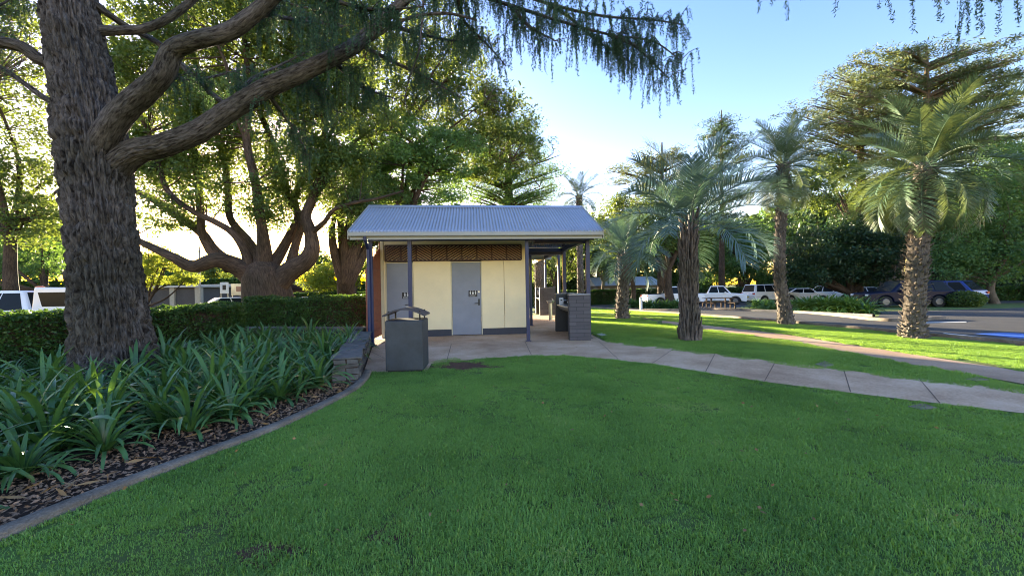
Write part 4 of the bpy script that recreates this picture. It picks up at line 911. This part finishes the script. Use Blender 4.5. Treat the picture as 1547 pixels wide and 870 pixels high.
# ---------------------------------------------------------------- strap-leaved plants in the bed
def strap_mesh(name, seed, n, L, wd):
    rng = rs(seed); V = []; k = 8
    for i in range(n):
        az = i * 2.39996 + rng.uniform(-.3, .3); f = i / n; el = R(84 - 60 * f + rng.uniform(-20, 14)); l = L * rng.uniform(.55, 1.2); w = wd * rng.uniform(.8, 1.2); dr = R(rng.uniform(65, 150)) * (.5 + .7 * f)
        t = np.linspace(0, 1, k); a = el - dr * t ** 1.7; x = np.r_[0, np.cumsum(np.cos(a[:-1]))] * l / (k - 1); z = np.r_[0, np.cumsum(np.sin(a[:-1]))] * l / (k - 1)
        tw = rng.uniform(-.5, .5); ww = w * np.interp(t, [0, .15, .6, .85, 1], [.55, .8, 1, .75, .08])
        o = np.array([math.cos(az), math.sin(az), 0]); s = np.array([-o[1], o[0], 0]); P = o * (x + .02)[:, None] + np.array([0, 0, 1]) * z[:, None] + s * (rng.uniform(-.08, .08) * t ** 2)[:, None]
        nr = o * (-np.sin(a))[:, None] + np.array([0, 0, 1]) * np.cos(a)[:, None]; sd_ = s * np.cos(tw * t)[:, None] + nr * np.sin(tw * t)[:, None]
        e1 = P + sd_ * ww[:, None] + nr * ww[:, None] * .35; e2 = P - sd_ * ww[:, None] + nr * ww[:, None] * .35
        V.append(np.stack([e1, P, e2], 1))
    V = np.array(V); acc = Acc(); i = np.arange(k - 1)[:, None]; j = np.arange(2)[None]; f = np.stack([i * 3 + j, i * 3 + j + 1, (i + 1) * 3 + j + 1, (i + 1) * 3 + j], -1)
    for v in V: acc.add(v, f)
    return acc.mesh(name, M['strap'], smooth=True)
sm_ = [strap_mesh('strap_leaves', 500 + i, 44, .62, .0205) for i in range(5)]
oldm = [None]
rng = rs(77); pts = []
bedp = [(p[0], p[1]) for p in edge_w] + [(-2.85, 6.2), (-3.9, 9.6), (-4.2, 10.1), (-7.3, 10.9), (-7.1, 8.8), (-7.9, 7.3), (-8.9, 6.2), (-12, 5.9), (-12, 1.5)]
ew = np.array([(p.x, p.y) for p in edge_w]); ewd = catmull(np.c_[ew, 0 * ew[:, 0]], 120)[:, :2]
tries = 0
while tries < 9000 and len(pts) < 235:
    tries += 1; x, y = rng.uniform(-9.5, -2.4), rng.uniform(1.5, 11)
    if not inside(bedp, np.array([x]), np.array([y]))[0]: continue
    de = np.min(np.hypot(ewd[:, 0] - x, ewd[:, 1] - y)); near = .62 if y < 4.6 else (.60 if y < 5.4 else .55)
    if de < near or math.hypot(x + 6.65, y - 6.0) < .78: continue
    if math.hypot(x + 3.3, y - 4.9) < .2: continue
    if any(math.hypot(x - a, y - b) < .37 for a, b in pts): continue
    pts.append((x, y))
proto = None
pts.sort(key=lambda p: p[1])
for i, (x, y) in enumerate(pts):
    o = bpy.data.objects.new('strap_leaved_plant', sm_[i % 5]); o.location = (x, y, .015); s = rng.uniform(.72, 1.25); o.scale = (s, s, s * rng.uniform(.85, 1.12)); o.rotation_euler = (0, 0, rng.uniform(0, 6.28))
    de = np.min(np.hypot(ewd[:, 0] - x, ewd[:, 1] - y))
    lb = 'strap-leaved clump in the front row of the bed next to the bark mulch strip' if de < 1.05 else ('strap-leaved clump deep in the bed behind the front row, near the hedge and stone walls' if y > 7 else 'strap-leaved clump in the crowded middle of the garden bed near the big trunk')
    put(o, None, lb, 'strap-leaved plant', 'strap-leaved plants filling the garden bed')
# distant clumps: rows of the same plants on the traffic island
farhedge('long mid green hedge far behind the pale roofed house', (-2, 63), (34, 66), 2.5, 4.6, 70, 'broad', .2, 120)
farhedge('long green hedge far behind the brick house', (-62, 66), (-6, 64), 2.5, 4.0, 71, 'broad', .2, 110)
farhedge('dark hedge seen between the blue shelter posts', (-1.5, 41), (5.0, 42), 1.5, 2.6, 68, 'hedge', .1, 300)
farhedge('tall dark hedge closing the car park at the far left', (-95, 50), (-34, 56), 2.2, 4.4, 69, 'hedge', .17, 130)
def row(a, b, n, w, s0, lab, grp, seed, cat='shrub'):
    rng = rs(seed)
    for i in range(n):
        t = (i + .5) / n; p = Vector(a).lerp(Vector(b), t) + Vector((rng.uniform(-.2, .2), rng.uniform(-w, w), 0))
        o = bpy.data.objects.new('strap_leaved_plant', sm_[i % 5]); s = s0 * rng.uniform(.85, 1.15); o.location = (p.x, p.y, zg(p.x, p.y) - .02); o.scale = (s * 1.2, s * 1.2, s); o.rotation_euler = (0, 0, rng.uniform(0, 6.28))
        put(o, None, lab, 'strap-leaved plant', grp)
row(W(930, 464), W(1038, 466), 34, .5, 1.25, 'bushy strap-leaved plant in the verge row beyond the road, left of the shaggy palm', 'verge planting left of the shaggy palm', 81)
row(W(1200, 469), W(1308, 473), 42, .6, 1.45, 'strap-leaved plant in the island row under the dark evergreen tree', 'island planting under the dark tree', 82)
row(W(1140, 465), W(1178, 468), 14, .5, 1.2, 'strap-leaved plant in the island row just left of the thin palm', 'island planting left of the thin palm', 83)
strip('garden_edging', [W(1135, 470).xy, W(1200, 472).xy, W(1320, 478.5).xy], .12, .12, M['stone'], label='long low grey concrete edging in front of the planted traffic island', cat='garden edging')
strip('garden_edging', [W(925, 466).xy, W(980, 468).xy, W(1045, 469.5).xy], .15, .10, M['kerb'], label='dark low edging in front of the verge planting beyond the road', cat='garden edging')
# round shrubs beyond the road
for i, (px, py, r, mt, lb) in enumerate([(925, 453, 1.0, 'broad', 'leftmost round green shrub beyond the road beside the shelter'), (963, 452, .9, 'broad', 'small round green shrub beyond the road behind the short palm'), (905, 455, .8, 'midleaf', 'round shrub right of the rear shelter post beyond the road'),
                        (1428, 462, .8, 'yellow', 'bright lime shrub behind the grass right of the dark blue car'), (1455, 463, .75, 'broad', 'low dark green shrub right of the lime shrub'), (1125, 453, .8, 'broad', 'round shrub behind the picnic table')]):
    rg = rs(90 + i); g = W(px, py); t = thing('round_shrub', lb, 'shrub', g); ac = Acc(); P = in_blob(rg, (0, 0, r * .6), (r * 1.3, r * 1.3, r * .75), 3600, .55); P = P[P[:, 2] > 0]
    leaves(ac, P, .07, .035, rg); ac.build('foliage', M[mt], t); m = MB()
    for k in range(5): m.tube([(0, 0, -.05), (math.cos(k * 1.3) * r * .3, math.sin(k * 1.3) * r * .3, r * .8)], [.04, .02], 5)
    m.build('stems', M['mulch'], t)

# ---------------------------------------------------------------- vehicles
def arch(cx, r, z, n=9): return [(cx + r * math.cos(PI - PI * i / n), z + r * math.sin(PI * i / n)) for i in range(n + 1)]
def car(label, loc_, rz, kind, paint, group=None, name=None, cat=None, beacon=False):
    S = dict(sedan=dict(L=4.75, W=1.82, H=1.45, belt=.92, wr=.33, wx=(.95, 3.75), nose=[(0, .35), (.02, .72), (.12, .86), (1.25, .98)], tail=[(4.3, .99), (4.68, .96), (4.75, .60), (4.7, .32)], roof=(1.95, 3.25), base=(1.2, 4.35)),
             suv=dict(L=4.9, W=1.92, H=1.88, belt=1.10, wr=.39, wx=(.95, 3.8), nose=[(0, .48), (.03, .90), (.15, 1.03), (1.35, 1.12)], tail=[(4.82, 1.12), (4.9, .85), (4.85, .45)], roof=(1.95, 4.6), base=(1.3, 4.84)),
             wagon=dict(L=4.8, W=1.86, H=1.68, belt=.98, wr=.36, wx=(.95, 3.75), nose=[(0, .42), (.03, .78), (.15, .92), (1.3, 1.03)], tail=[(4.7, 1.05), (4.8, .75), (4.75, .36)], roof=(2.0, 4.1), base=(1.25, 4.68)),
             ute=dict(L=5.3, W=1.88, H=1.80, belt=1.08, wr=.39, wx=(.95, 4.1), nose=[(0, .48), (.03, .90), (.15, 1.02), (1.3, 1.10)], tail=[(5.28, 1.10), (5.3, .8), (5.25, .5)], roof=(1.9, 3.0), base=(1.25, 3.35)))[kind if kind != 'canopy' else 'ute']
    L, Wd, H, belt, wr, wx = S['L'], S['W'], S['H'], S['belt'], S['wr'], S['wx']
    t = thing(name or {'sedan': 'parked_car', 'suv': 'parked_car', 'wagon': 'parked_car', 'ute': 'pickup_truck', 'canopy': 'pickup_truck'}[kind], label, cat or ('car' if kind in ('sedan', 'suv', 'wagon') else 'pickup truck'), loc_, rz, group)
    def X(x): return x - L / 2
    gc = .22 + (.06 if H > 1.6 else 0)
    prof = [(X(x), z) for x, z in S['nose']] + [(X(x), z) for x, z in S['tail']] + [(X(L - .1), gc)]
    for c in (wx[1], wx[0]): prof += [(X(x), z) for x, z in arch(c, wr + .06, wr - .02)][::-1]
    prof += [(X(.08), gc)]
    q = [p for p in prof]
    m = MB(); m.prism(q, 1, -Wd / 2, Wd / 2); m.build('body', paint, t, bev=.06, segs=3)
    # greenhouse
    (r0, r1), (b0, b1) = S['roof'], S['base']; hb, hr = Wd / 2 - .05, Wd / 2 - .23; zb0 = belt - .02
    B = [(X(b0), -hb, zb0), (X(b1), -hb, zb0), (X(b1), hb, zb0), (X(b0), hb, zb0)]; T = [(X(r0), -hr, H), (X(r1), -hr, H), (X(r1), hr, H), (X(r0), hr, H)]
    m = MB(); m.v = B + T; m.f = [(0, 1, 5, 4), (1, 2, 6, 5), (2, 3, 7, 6), (3, 0, 4, 7), (4, 5, 6, 7), (3, 2, 1, 0)]; cabin = m.build('cabin', paint, t, bev=.07, segs=3)
    def face(a, b, c, d, u0, u1, v0, v1, nm='window', mat=M['glass'], push=.016):
        a, b, c, d = map(Vector, (a, b, c, d)); f = lambda u, v: a.lerp(b, u).lerp(d.lerp(c, u), v); n_ = (b - a).cross(d - a).normalized() * push
        mm = MB(); P = [f(u0, v0), f(u1, v0), f(u1, v1), f(u0, v1)]; mm.v = [tuple(p + n_ * (-.3)) for p in P] + [tuple(p + n_) for p in P]
        mm.f = [(0, 1, 2, 3), (4, 5, 6, 7), (0, 1, 5, 4), (1, 2, 6, 5), (2, 3, 7, 6), (3, 0, 4, 7)]; return mm.build(nm, mat, t)
    nw = 3 if kind in ('suv', 'wagon') else 2
    cuts = {2: [(.07, .47), (.51, .92)], 3: [(.07, .36), (.385, .66), (.69, .94)]}[nw]
    for u0, u1 in cuts:
        face(B[0], B[1], T[1], T[0], u0, u1, .12, .88); face(B[2], B[3], T[3], T[2], 1 - u1, 1 - u0, .12, .88)
    face(B[3], B[0], T[0], T[3], .06, .94, .08, .92); face(B[1], B[2], T[2], T[1], .08, .92, .14, .9)
    for c in wx:
        for s in (-1, 1):
            y = s * (Wd / 2 - .11); n = 20; w_ = MB()
            w_.tube([(X(c), y - .11, wr), (X(c), y - .09, wr), (X(c), y + .09, wr), (X(c), y + .11, wr)], [wr - .03, wr, wr, wr - .03], n); wo_ = w_.build('wheel', M['tyre'], t)
            w_ = MB(); w_.tube([(X(c), y + s * .10, wr), (X(c), y + s * .122, wr)], [wr * .60, wr * .52], 16); w_.build('rim', M['rim'], wo_)
    for s in (-1, 1):
        m = MB(); m.box(X(-.015), X(.16), s * (Wd / 2 - .12) - .2 * (s > 0) - .0 * (s < 0), s * (Wd / 2 - .12) + .2 * (s < 0), belt - .26, belt - .12); m.build('headlight', M['lens'], t, bev=.02)
        m = MB(); m.box(X(L - .08), X(L + .012), min(s * (Wd / 2 - .30), s * (Wd / 2 - .02)), max(s * (Wd / 2 - .30), s * (Wd / 2 - .02)), belt - .20, belt - .04); m.build('taillight', M['redlens'], t, bev=.015)
        m = MB(); m.box(X(b0 + .42), X(b0 + .58), min(s * (Wd / 2), s * (Wd / 2 + .16)), max(s * (Wd / 2), s * (Wd / 2 + .16)), belt + .0, belt + .14); m.build('mirror', paint, t, bev=.02)
    m = MB(); m.box(X(-.02), X(.05), -Wd * .24, Wd * .24, belt - .34, belt - .16); m.build('grille', M['black'], t)
    m = MB(); m.box(X(-.03), X(-.001), -.19, .19, .42, .53); m.build('number_plate', M['plate'], t)
    m = MB(); m.box(X(L - .01), X(L + .02), -.19, .19, .60, .71); m.build('number_plate', M['plate'], t)
    for s in (-1, 1):
        m = MB(); m.box(X(b0 + .2), X(b1 - .1), s * (Wd / 2 - .002), s * (Wd / 2 + .006), belt - .42, belt - .40); m.build('side_trim', M['black'], t)
    if kind == 'canopy':
        m = MB(); hb2 = Wd / 2 - .06; m.prism([(X(3.42), 1.06), (X(5.26), 1.06), (X(5.20), 1.86), (X(3.52), 1.90)], 1, -hb2, hb2); cp = m.build('canopy', paint, t, bev=.05, segs=3)
        for s in (-1, 1):
            m = MB(); m.prism([(X(3.78), 1.25), (X(5.06), 1.25), (X(5.02), 1.72), (X(3.66), 1.72)], 1, s * (hb2 - .01), s * (hb2 + .01)); m.build('window', M['glass'], cp)
    elif kind == 'ute':
        m = MB(); m.box(X(3.45), X(5.2), -Wd / 2 + .12, Wd / 2 - .12, 1.085, 1.10); m.build('tray_floor', M['black'], t)
    if beacon:
        m = MB(); m.tube([(X(3.1), -.3, H + .0), (X(3.1), -.3, H + .05), (X(3.1), -.3, H + .12), (X(3.1), -.3, H + .15)], [.13, .12, .11, .05], 16); m.build('beacon', M['orange'], t)
    return t
CW, CC = M['carwhite'], M['carcream']
def at(px, Y, dz=0): p = PT(px, 434, Y); return (p.x, Y, zg(0, Y) + .01 + dz)
car('white utility with a canopy and orange beacon behind the left hedge', (-16.75, 13.4, -.14), R(4), 'canopy', CW, beacon=True)
p = at(338, 30.0); car('white sedan with its yellow rear plate facing us, left of the many-stemmed tree', p, R(-128 + 180), 'sedan', CC)
car('pale van-like wagon seen just right of the many-stemmed tree trunk', at(430, 38), R(-160), 'suv', CW)
car('low light sedan beyond the hedge under the lime green tree', at(462, 40), R(10), 'sedan', CC)
car('silver sedan half hidden behind the left shelter post', at(528, 37), R(-170), 'sedan', M['carsilver'])
car('white pickup with an open tray, left of the shaggy palm trunk', at(1015, 36), R(180), 'ute', CW)
car('white utility facing the road just right of the shaggy palm trunk', at(1080, 37), R(150), 'ute', CW)
car('large white four-wheel drive parked left of the thin palm', at(1163, 38), R(187), 'suv', CW)
car('white sedan partly behind the thin palm trunk', at(1212, 40), R(170), 'sedan', CW)
car('white hatchback seen through the low branches of the dark tree', at(1262, 43), R(140), 'wagon', CW)
car('white car with red tail lights right of the dark tree trunks', at(1302, 40), R(-35), 'sedan', CW)
car('pale silver sedan behind the bonnet of the dark blue car', at(1335, 43), R(-30), 'sedan', M['carsilver'])
car('dark navy wagon parked behind the stout ragged palm', at(1362, 24.8), R(-12), 'wagon', M['cardark'])
car('bright blue hatchback just beyond the stout ragged palm', at(1408, 27.2), R(-70), 'wagon', M['carblue'])

# ---------------------------------------------------------------- street furniture and buildings
t = thing('picnic_table', 'dark timber picnic table on the verge in front of the white utility', 'picnic table', at(1085, 27.5), R(8))
m = MB(); m.box(-1.05, 1.05, -.38, .38, .72, .76); m.build('table_top', M['tabletimber'], t, bev=.005)
for s in (-1, 1):
    m = MB(); m.box(-1.05, 1.05, s * .72 - .14, s * .72 + .14, .43, .47); m.build('bench_seat', M['tabletimber'], t, bev=.005)
    m = MB(); m.box(s * .75 - .04, s * .75 + .04, -.72, .72, .37, .43); m.box(s * .75 - .04, s * .75 + .04, -.30, -.22, 0, .72); m.box(s * .75 - .04, s * .75 + .04, .22, .30, 0, .72); m.box(s * .75 - .04, s * .75 + .04, -.74, -.66, 0, .37); m.box(s * .75 - .04, s * .75 + .04, .66, .74, 0, .37); m.build('leg', M['tabletimber'], t)
def sign_on_posts(label, loc_, w, h, z, posts, mat, sym):
    t = thing('street_sign', label, 'sign', loc_)
    for x in posts: m = MB(); m.tube([(x, 0, 0), (x, 0, z)], .03, 8); m.build('post', M['steel'], t)
    m = MB(); m.box(-w / 2, w / 2, -.02, .0, z - .02, z + h); b = m.build('sign_panel', mat, t, bev=.004)
    m = MB(); m.box(-w * .2, w * .2, -.026, -.021, z + h * .3, z + h * .75); m.build('sign_symbol', M['black'] if sym else M['brick'], b)
sign_on_posts('small white sign on two thin posts above the white sedan roof', at(339, 33), .75, .95, 1.85, (-.3, .3), M['white'], True)
sign_on_posts('wide low board on two posts just left of the many-stemmed trunk', at(362, 34), 1.5, 1.0, 1.7, (-.65, .65), M['creamtrim'], False)
def pole(label, px, Y, top, r=.1):
    b = at(px, Y); t = thing('power_pole', label, 'pole', b); h = PT(px, top, Y).z - b[2]
    m = MB(); m.tube([(0, 0, 0), (0, 0, h)], [r, r * .7], 10); m.build('shaft', M['pillar'], t); m = MB(); m.box(-.5, .5, -.04, .04, h - .5, h - .42); m.build('crossarm', M['fencedark'], t)
pole('pale pole beside the slatted fence left of the white sedan', 302, 36, 372)
pole('thin pale pole behind the cars left of the shelter', 521, 44, 420, .08)
# garage with dark slatted bays and low house
def P3(px, Y): q = PT(px, 434, Y); return q.x
t = thing('slatted_garage', 'low garage with dark slatted bays between rendered pillars', 'garage', (P3(224, 40), 40, zg(0, 40)))
w_ = P3(300, 40) - P3(224, 40)
for i in range(3):
    m = MB(); m.box(w_ * i / 2 - .25, w_ * i / 2 + .25, -.2, .3, 0, 2.7); m.build('pillar', M['pillar'], t)
for i in range(2):
    m = MB()
    for k in range(22):
        xa = w_ * i / 2 + .25 + (w_ / 2 - .5) * k / 22; m.box(xa, xa + (w_ / 2 - .5) / 22 * .8, 0, .05, .15, 2.45)
    m.build('slatted_door', M['fencedark'], t)
m = MB(); m.box(-.4, w_ + .4, -.4, 6, 2.7, 2.9); m.build('roof', M['houseroof'], t)
m = MB(); m.box(0, w_, .2, 5.8, 0, 2.69); m.build('wall', M['fencedark'], t)
m = MB(); m.box(-1, w_ + 1, -1.2, -1.0, 0, .55); m.build('low_wall', M['pillar'], t)
t = thing('low_house', 'flat-roofed grey-brown house behind the white sedan', 'house', (P3(302, 46), 46, zg(0, 46)))
w_ = P3(372, 46) - P3(302, 46)
m = MB(); m.box(0, w_, 0, 7, 0, 3.0); wl_ = m.build('wall', M['housewall'], t)
m = MB(); m.box(-.7, w_ + .7, -.9, 7.5, 3.0, 3.22); m.build('roof', M['houseroof'], t)
for a, b in ((.25, .45), (.62, .8)):
    m = MB(); m.box(w_ * a - .05, w_ * b + .05, -.05, -.002, 1.05, 2.45); f = m.build('window', M['white'], t); m = MB(); m.box(w_ * a, w_ * b, -.06, -.0505, 1.1, 2.4); m.build('pane', M['glass'], f)
m = MB(); m.box(w_ * .5, w_ * .57, -.04, -.002, 0, 2.1); m.build('door', M['brown'], t)
t = thing('brick_house', 'red-brown house with a pitched roof seen right of the many-stemmed trunk', 'house', (P3(424, 58), 58, zg(0, 58)))
w_ = P3(462, 58) - P3(424, 58)
m = MB(); m.box(0, w_, 0, 8, 0, 2.7); m.build('wall', M['brick'], t); m = MB(); m.prism([(-.5, 2.7), (w_ + .5, 2.7), (w_ / 2, 4.1)], 1, -.5, 8.5); m.build('roof', M['brown'], t)
for a, b in ((.15, .35), (.6, .85)):
    m = MB(); m.box(w_ * a, w_ * b, -.05, -.002, .9, 2.1); f = m.build('window', M['white'], t); m = MB(); m.box(w_ * a + .06, w_ * b - .06, -.06, -.0505, .96, 2.04); m.build('pane', M['glass'], f)
t = thing('pale_house', 'house with a long pale roof beyond the hedge right of the shelter', 'house', (P3(898, 52), 52, zg(0, 52)))
w_ = P3(1000, 52) - P3(898, 52)
m = MB(); m.box(.5, w_ - .5, 0, 7, 0, 2.4); m.build('wall', M['housewall'], t)
m = MB(); m.prism([(-.8, 2.35), (3.5, 3.6), (7.8, 2.35)], 0, 0, w_); m.build('roof', M['houseroof'], t)
for a, b in ((.1, .22), (.4, .55), (.75, .9)):
    m = MB(); m.box(w_ * a, w_ * b, -.05, -.002, .9, 2.0); f = m.build('window', M['white'], t); m = MB(); m.box(w_ * a + .08, w_ * b - .08, -.06, -.0505, .98, 1.92); m.build('pane', M['glass'], f)
for i, (px, Y, lb) in enumerate([(1484, 33, 'short white bollard on the sunlit grass at the far right'), (1459, 34, 'short white bollard left of its twin beyond the grass'), (968, 26.5, 'small white bollard in the verge planting beyond the road')]):
    t = thing('bollard', lb, 'bollard', at(px, Y), 0, 'white bollards'); m = MB(); m.tube([(0, 0, 0), (0, 0, .85)], .09, 12); m.build('post', M['white'], t); m = MB(); m.tube([(0, 0, .85), (0, 0, .93)], [.11, .05], 12); m.build('cap', M['captop'], t)

# ---------------------------------------------------------------- grass blades, chips and fallen leaves
def blade_tile(seed, n=1150, size=.34, h=.027):
    rng = rs(seed); xy = rng.uniform(-size / 2, size / 2, (n, 2)); az = rng.uniform(0, 2 * PI, n); l = h * rng.uniform(.35, 1.0, n) ** .8 * np.where(rng.uniform(size=n) < .06, 1.6, 1.1); w = rng.uniform(.0013, .0028, n); ln = rng.uniform(.15, 1.0, n)
    o = np.stack([np.cos(az), np.sin(az), 0 * az], 1); s = np.stack([-np.sin(az), np.cos(az), 0 * az], 1); b = np.c_[xy, np.zeros(n)]; up = np.array([0, 0, 1.])
    m1 = b + o * (l * ln * .3)[:, None] + up * (l * .6)[:, None]; e = b + o * (l * ln)[:, None] + up * (l * (1 - .35 * ln))[:, None]; W_ = w[:, None]
    V = np.stack([b - s * W_, b + s * W_, m1 + s * W_ * .85, m1 - s * W_ * .85, e + s * W_ * .15, e - s * W_ * .15], 1)
    f = (np.arange(n) * 6)[:, None, None] + np.array([[0, 1, 2, 3], [3, 2, 4, 5]])[None]
    acc = Acc(); acc.add(V.reshape(-1, 3), f.reshape(-1, 4)); return acc.mesh('grass_tile', M['blade'])
tiles = bpy.data.collections.new('grass_tiles')
for i in range(5): tiles.objects.link(bpy.data.objects.new('grass_tuft', blade_tile(600 + i)))
tiles_small = bpy.data.collections.new('small_tiles'); tiles_thin = bpy.data.collections.new('thin_tiles')
for i in range(3): tiles_small.objects.link(bpy.data.objects.new('grass_tuft', blade_tile(620 + i, 190, .13)))
for i in range(4): tiles_thin.objects.link(bpy.data.objects.new('grass_tuft', blade_tile(640 + i, 640, .36, .020)))
def grass(name, P, label, smin=.8, smax=1.25, tiles=tiles):
    me = bpy.data.meshes.new(name); me.from_pydata([tuple(p) for p in P], [], []); o = bpy.data.objects.new(name, me)
    ng = bpy.data.node_groups.new(name, 'GeometryNodeTree'); ng.interface.new_socket('Geometry', in_out='INPUT', socket_type='NodeSocketGeometry'); ng.interface.new_socket('Geometry', in_out='OUTPUT', socket_type='NodeSocketGeometry')
    n = ng.nodes; l = ng.links; gi, go = n.new('NodeGroupInput'), n.new('NodeGroupOutput'); ip = n.new('GeometryNodeInstanceOnPoints'); ci = n.new('GeometryNodeCollectionInfo')
    ci.inputs['Collection'].default_value = tiles; ci.inputs['Separate Children'].default_value = True; ci.inputs['Reset Children'].default_value = True; ip.inputs['Pick Instance'].default_value = True
    rv = n.new('FunctionNodeRandomValue'); rv.data_type = 'FLOAT_VECTOR'; rv.inputs[0].default_value = (0, 0, 0); rv.inputs[1].default_value = (0, 0, 6.283)
    r2 = n.new('FunctionNodeRandomValue'); r2.data_type = 'FLOAT'; r2.inputs[2].default_value = smin; r2.inputs[3].default_value = smax
    l.new(gi.outputs[0], ip.inputs['Points']); l.new(ci.outputs[0], ip.inputs['Instance']); l.new(rv.outputs[0], ip.inputs['Rotation']); l.new(r2.outputs[1], ip.inputs['Scale']); l.new(ip.outputs[0], go.inputs[0])
    md = o.modifiers.new('grass', 'NODES'); md.node_group = ng
    return put(o, None, label, 'grass', kind='stuff')
rng = rs(5)
def scatter(poly, step, excl=(), margin=.12):
    xs = [p[0] for p in poly]; ys = [p[1] for p in poly]; X, Y = np.meshgrid(np.arange(min(xs), max(xs), step), np.arange(min(ys), max(ys), step)); X = X.ravel() + rng.uniform(-step * .3, step * .3, X.size); Y = Y.ravel() + rng.uniform(-step * .3, step * .3, Y.size)
    k = inside(poly, X, Y)
    for dx, dy in ((margin, 0), (-margin, 0), (0, margin), (0, -margin)): k &= inside(poly, X + dx, Y + dy)
    a = np.abs(X) < Y * 1.5 + 1.2; k &= a
    for e in excl: k &= ~inside(e, X, Y)
    X, Y = X[k], Y[k]; Z = np.array([zg(a, b) for a, b in zip(X, Y)]) + .004
    return np.stack([X, Y, Z], 1)
lawn = [p[:2] for p in edge_w] + [(a, b) for a, b in slab[1:8]] + [W(*p)[:2] for p in p1n] + [(22, 5.0), (22, .9), (-5, .9)]
patch0 = [W(x, y)[:2] for x, y in ((372, 838), (400, 828), (440, 832), (430, 852), (385, 852))]; patch3 = [W(x, y)[:2] for x, y in ((566, 802), (600, 798), (622, 812), (590, 818))]
dcx = W(705, 552.5); dbig = [((p.x - dcx.x) * 1.25 + dcx.x, (p.y - dcx.y) * 1.45 + dcx.y) for p in dirtp]
def blob(px, py, r, k): c = W(px, py); return [(c.x + r * (1 + .22 * math.sin(3 * a + k) + .12 * math.sin(7 * a)) * math.cos(a) * 1.5, c.y + r * (1 + .2 * math.sin(4 * a + k)) * math.sin(a)) for a in [i * PI / 16 for i in range(32)]]
patch2, patch3 = blob(405, 838, .11, 0), blob(592, 804, .10, 2)
for q in ((405, 838, .11, 0), (592, 804, .10, 2)): sheet('bare_soil', blob(*q), M['dirt'], .006)
g1 = scatter(lawn, .20, [dbig, patch2, patch3])
thin = (vnoise(g1[:, 0] * 1.1, g1[:, 1] * 1.1, 0, 4) * .6 + vnoise(g1[:, 0] * 3.5, g1[:, 1] * 3.5, 0, 5) * .4 + rng.uniform(-.12, .12, len(g1))) > .60
gthin = np.vstack([g1[thin], scatter([p[:2] for p in dbig], .17, [[((p.x - dcx.x) * 1.0 + dcx.x, (p.y - dcx.y) * .95 + dcx.y) for p in dirtp]], .0)]); g1 = g1[~thin]
band = scatter(lawn, .09, [dbig, patch2, patch3], .055); bk = np.ones(len(band), bool)
for dx, dy in ((.15, 0), (-.15, 0), (0, .15), (0, -.15)): bk &= inside(lawn, band[:, 0] + dx, band[:, 1] + dy)
band = band[~bk]; near = g1
near = g1
grass('border_grass', band, 'fine grass growing tight against the edging and paving', .8, 1.1, tiles_small)
grass('thin_grass', gthin, 'thin worn patches of grass in the lawn', .7, 1.1, tiles_thin)
grass('lawn_grass', near, 'short green mown lawn filling the foreground', .75, 1.2)
g2 = scatter([(2.4, 10.6)] + [W(*p)[:2] for p in ((930, 520), (1000, 527), (1100, 540), (1300, 565), (1400, 577), (1547, 596), (1700, 617))] + [W(*p)[:2] for p in p2l] + [W(960, 478)[:2], W(880, 470)[:2]] + [(2.6, 21)], .27)
grass('strip_grass', g2, 'mown grass between the near path and the second footpath', .9, 1.3)
g3 = scatter([W(*p)[:2] for p in p2u] + [W(1800, 552)[:2]] + [p[:2] for p in road_near[::-1]][:-1] + [W(880, 468)[:2], W(960, 478)[:2]], .30)
grass('verge_grass', g3, 'sun-striped grass verge between the second footpath and the road', .9, 1.3)
# mulch chips and dead leaves
def litter(name, mat, poly, n, L, Wd, label, cat, z=.02, flat=.75, seed=1, near=None):
    rg = rs(seed); xs = [p[0] for p in poly]; ys = [p[1] for p in poly]; X = rg.uniform(min(xs), max(xs), n * 3); Y = rg.uniform(min(ys), max(ys), n * 3); k = inside(poly, X, Y)
    if near is not None:
        k &= np.array([np.min(np.hypot(ewd[:, 0] - a, ewd[:, 1] - b)) < near for a, b in zip(X, Y)])
    X, Y = X[k][:n], Y[k][:n]; ac = Acc(); leaves(ac, np.stack([X, Y, z + rg.uniform(0, .02, len(X))], 1), L, Wd, rg, flat); ac.build(name, mat, label=label, cat=cat, kind='stuff')
litter('bark_chips', M['chip'], [(p[0] - .02, p[1] + .06) for p in ewd] + [(-3.2, 7), (-6, 5.5), (-9, 3.5), (-9, 1)], 14000, .022, .010, 'brown bark chips strewn along the edging of the garden bed', 'bark mulch', .022, .7, 2, 1.0)
litter('dead_leaves', M['deadleaf'], [(p[0] - .06, p[1] + .1) for p in ewd] + [(-3.2, 7), (-6, 5.5), (-9, 3.5)], 420, .075, .012, 'tan dead strap leaves lying on the bark mulch', 'dead leaves', .045, .75, 3, .7)
litter('fallen_leaves', M['deadleaf'], lawn, 330, .020, .011, 'few tan fallen leaves scattered over the lawn', 'fallen leaves', .045, .7, 4)
litter('paving_litter', M['deadleaf'], slab, 420, .02, .010, 'small brown leaves and twigs fallen on the paving', 'fallen leaves', .014, .95, 6)
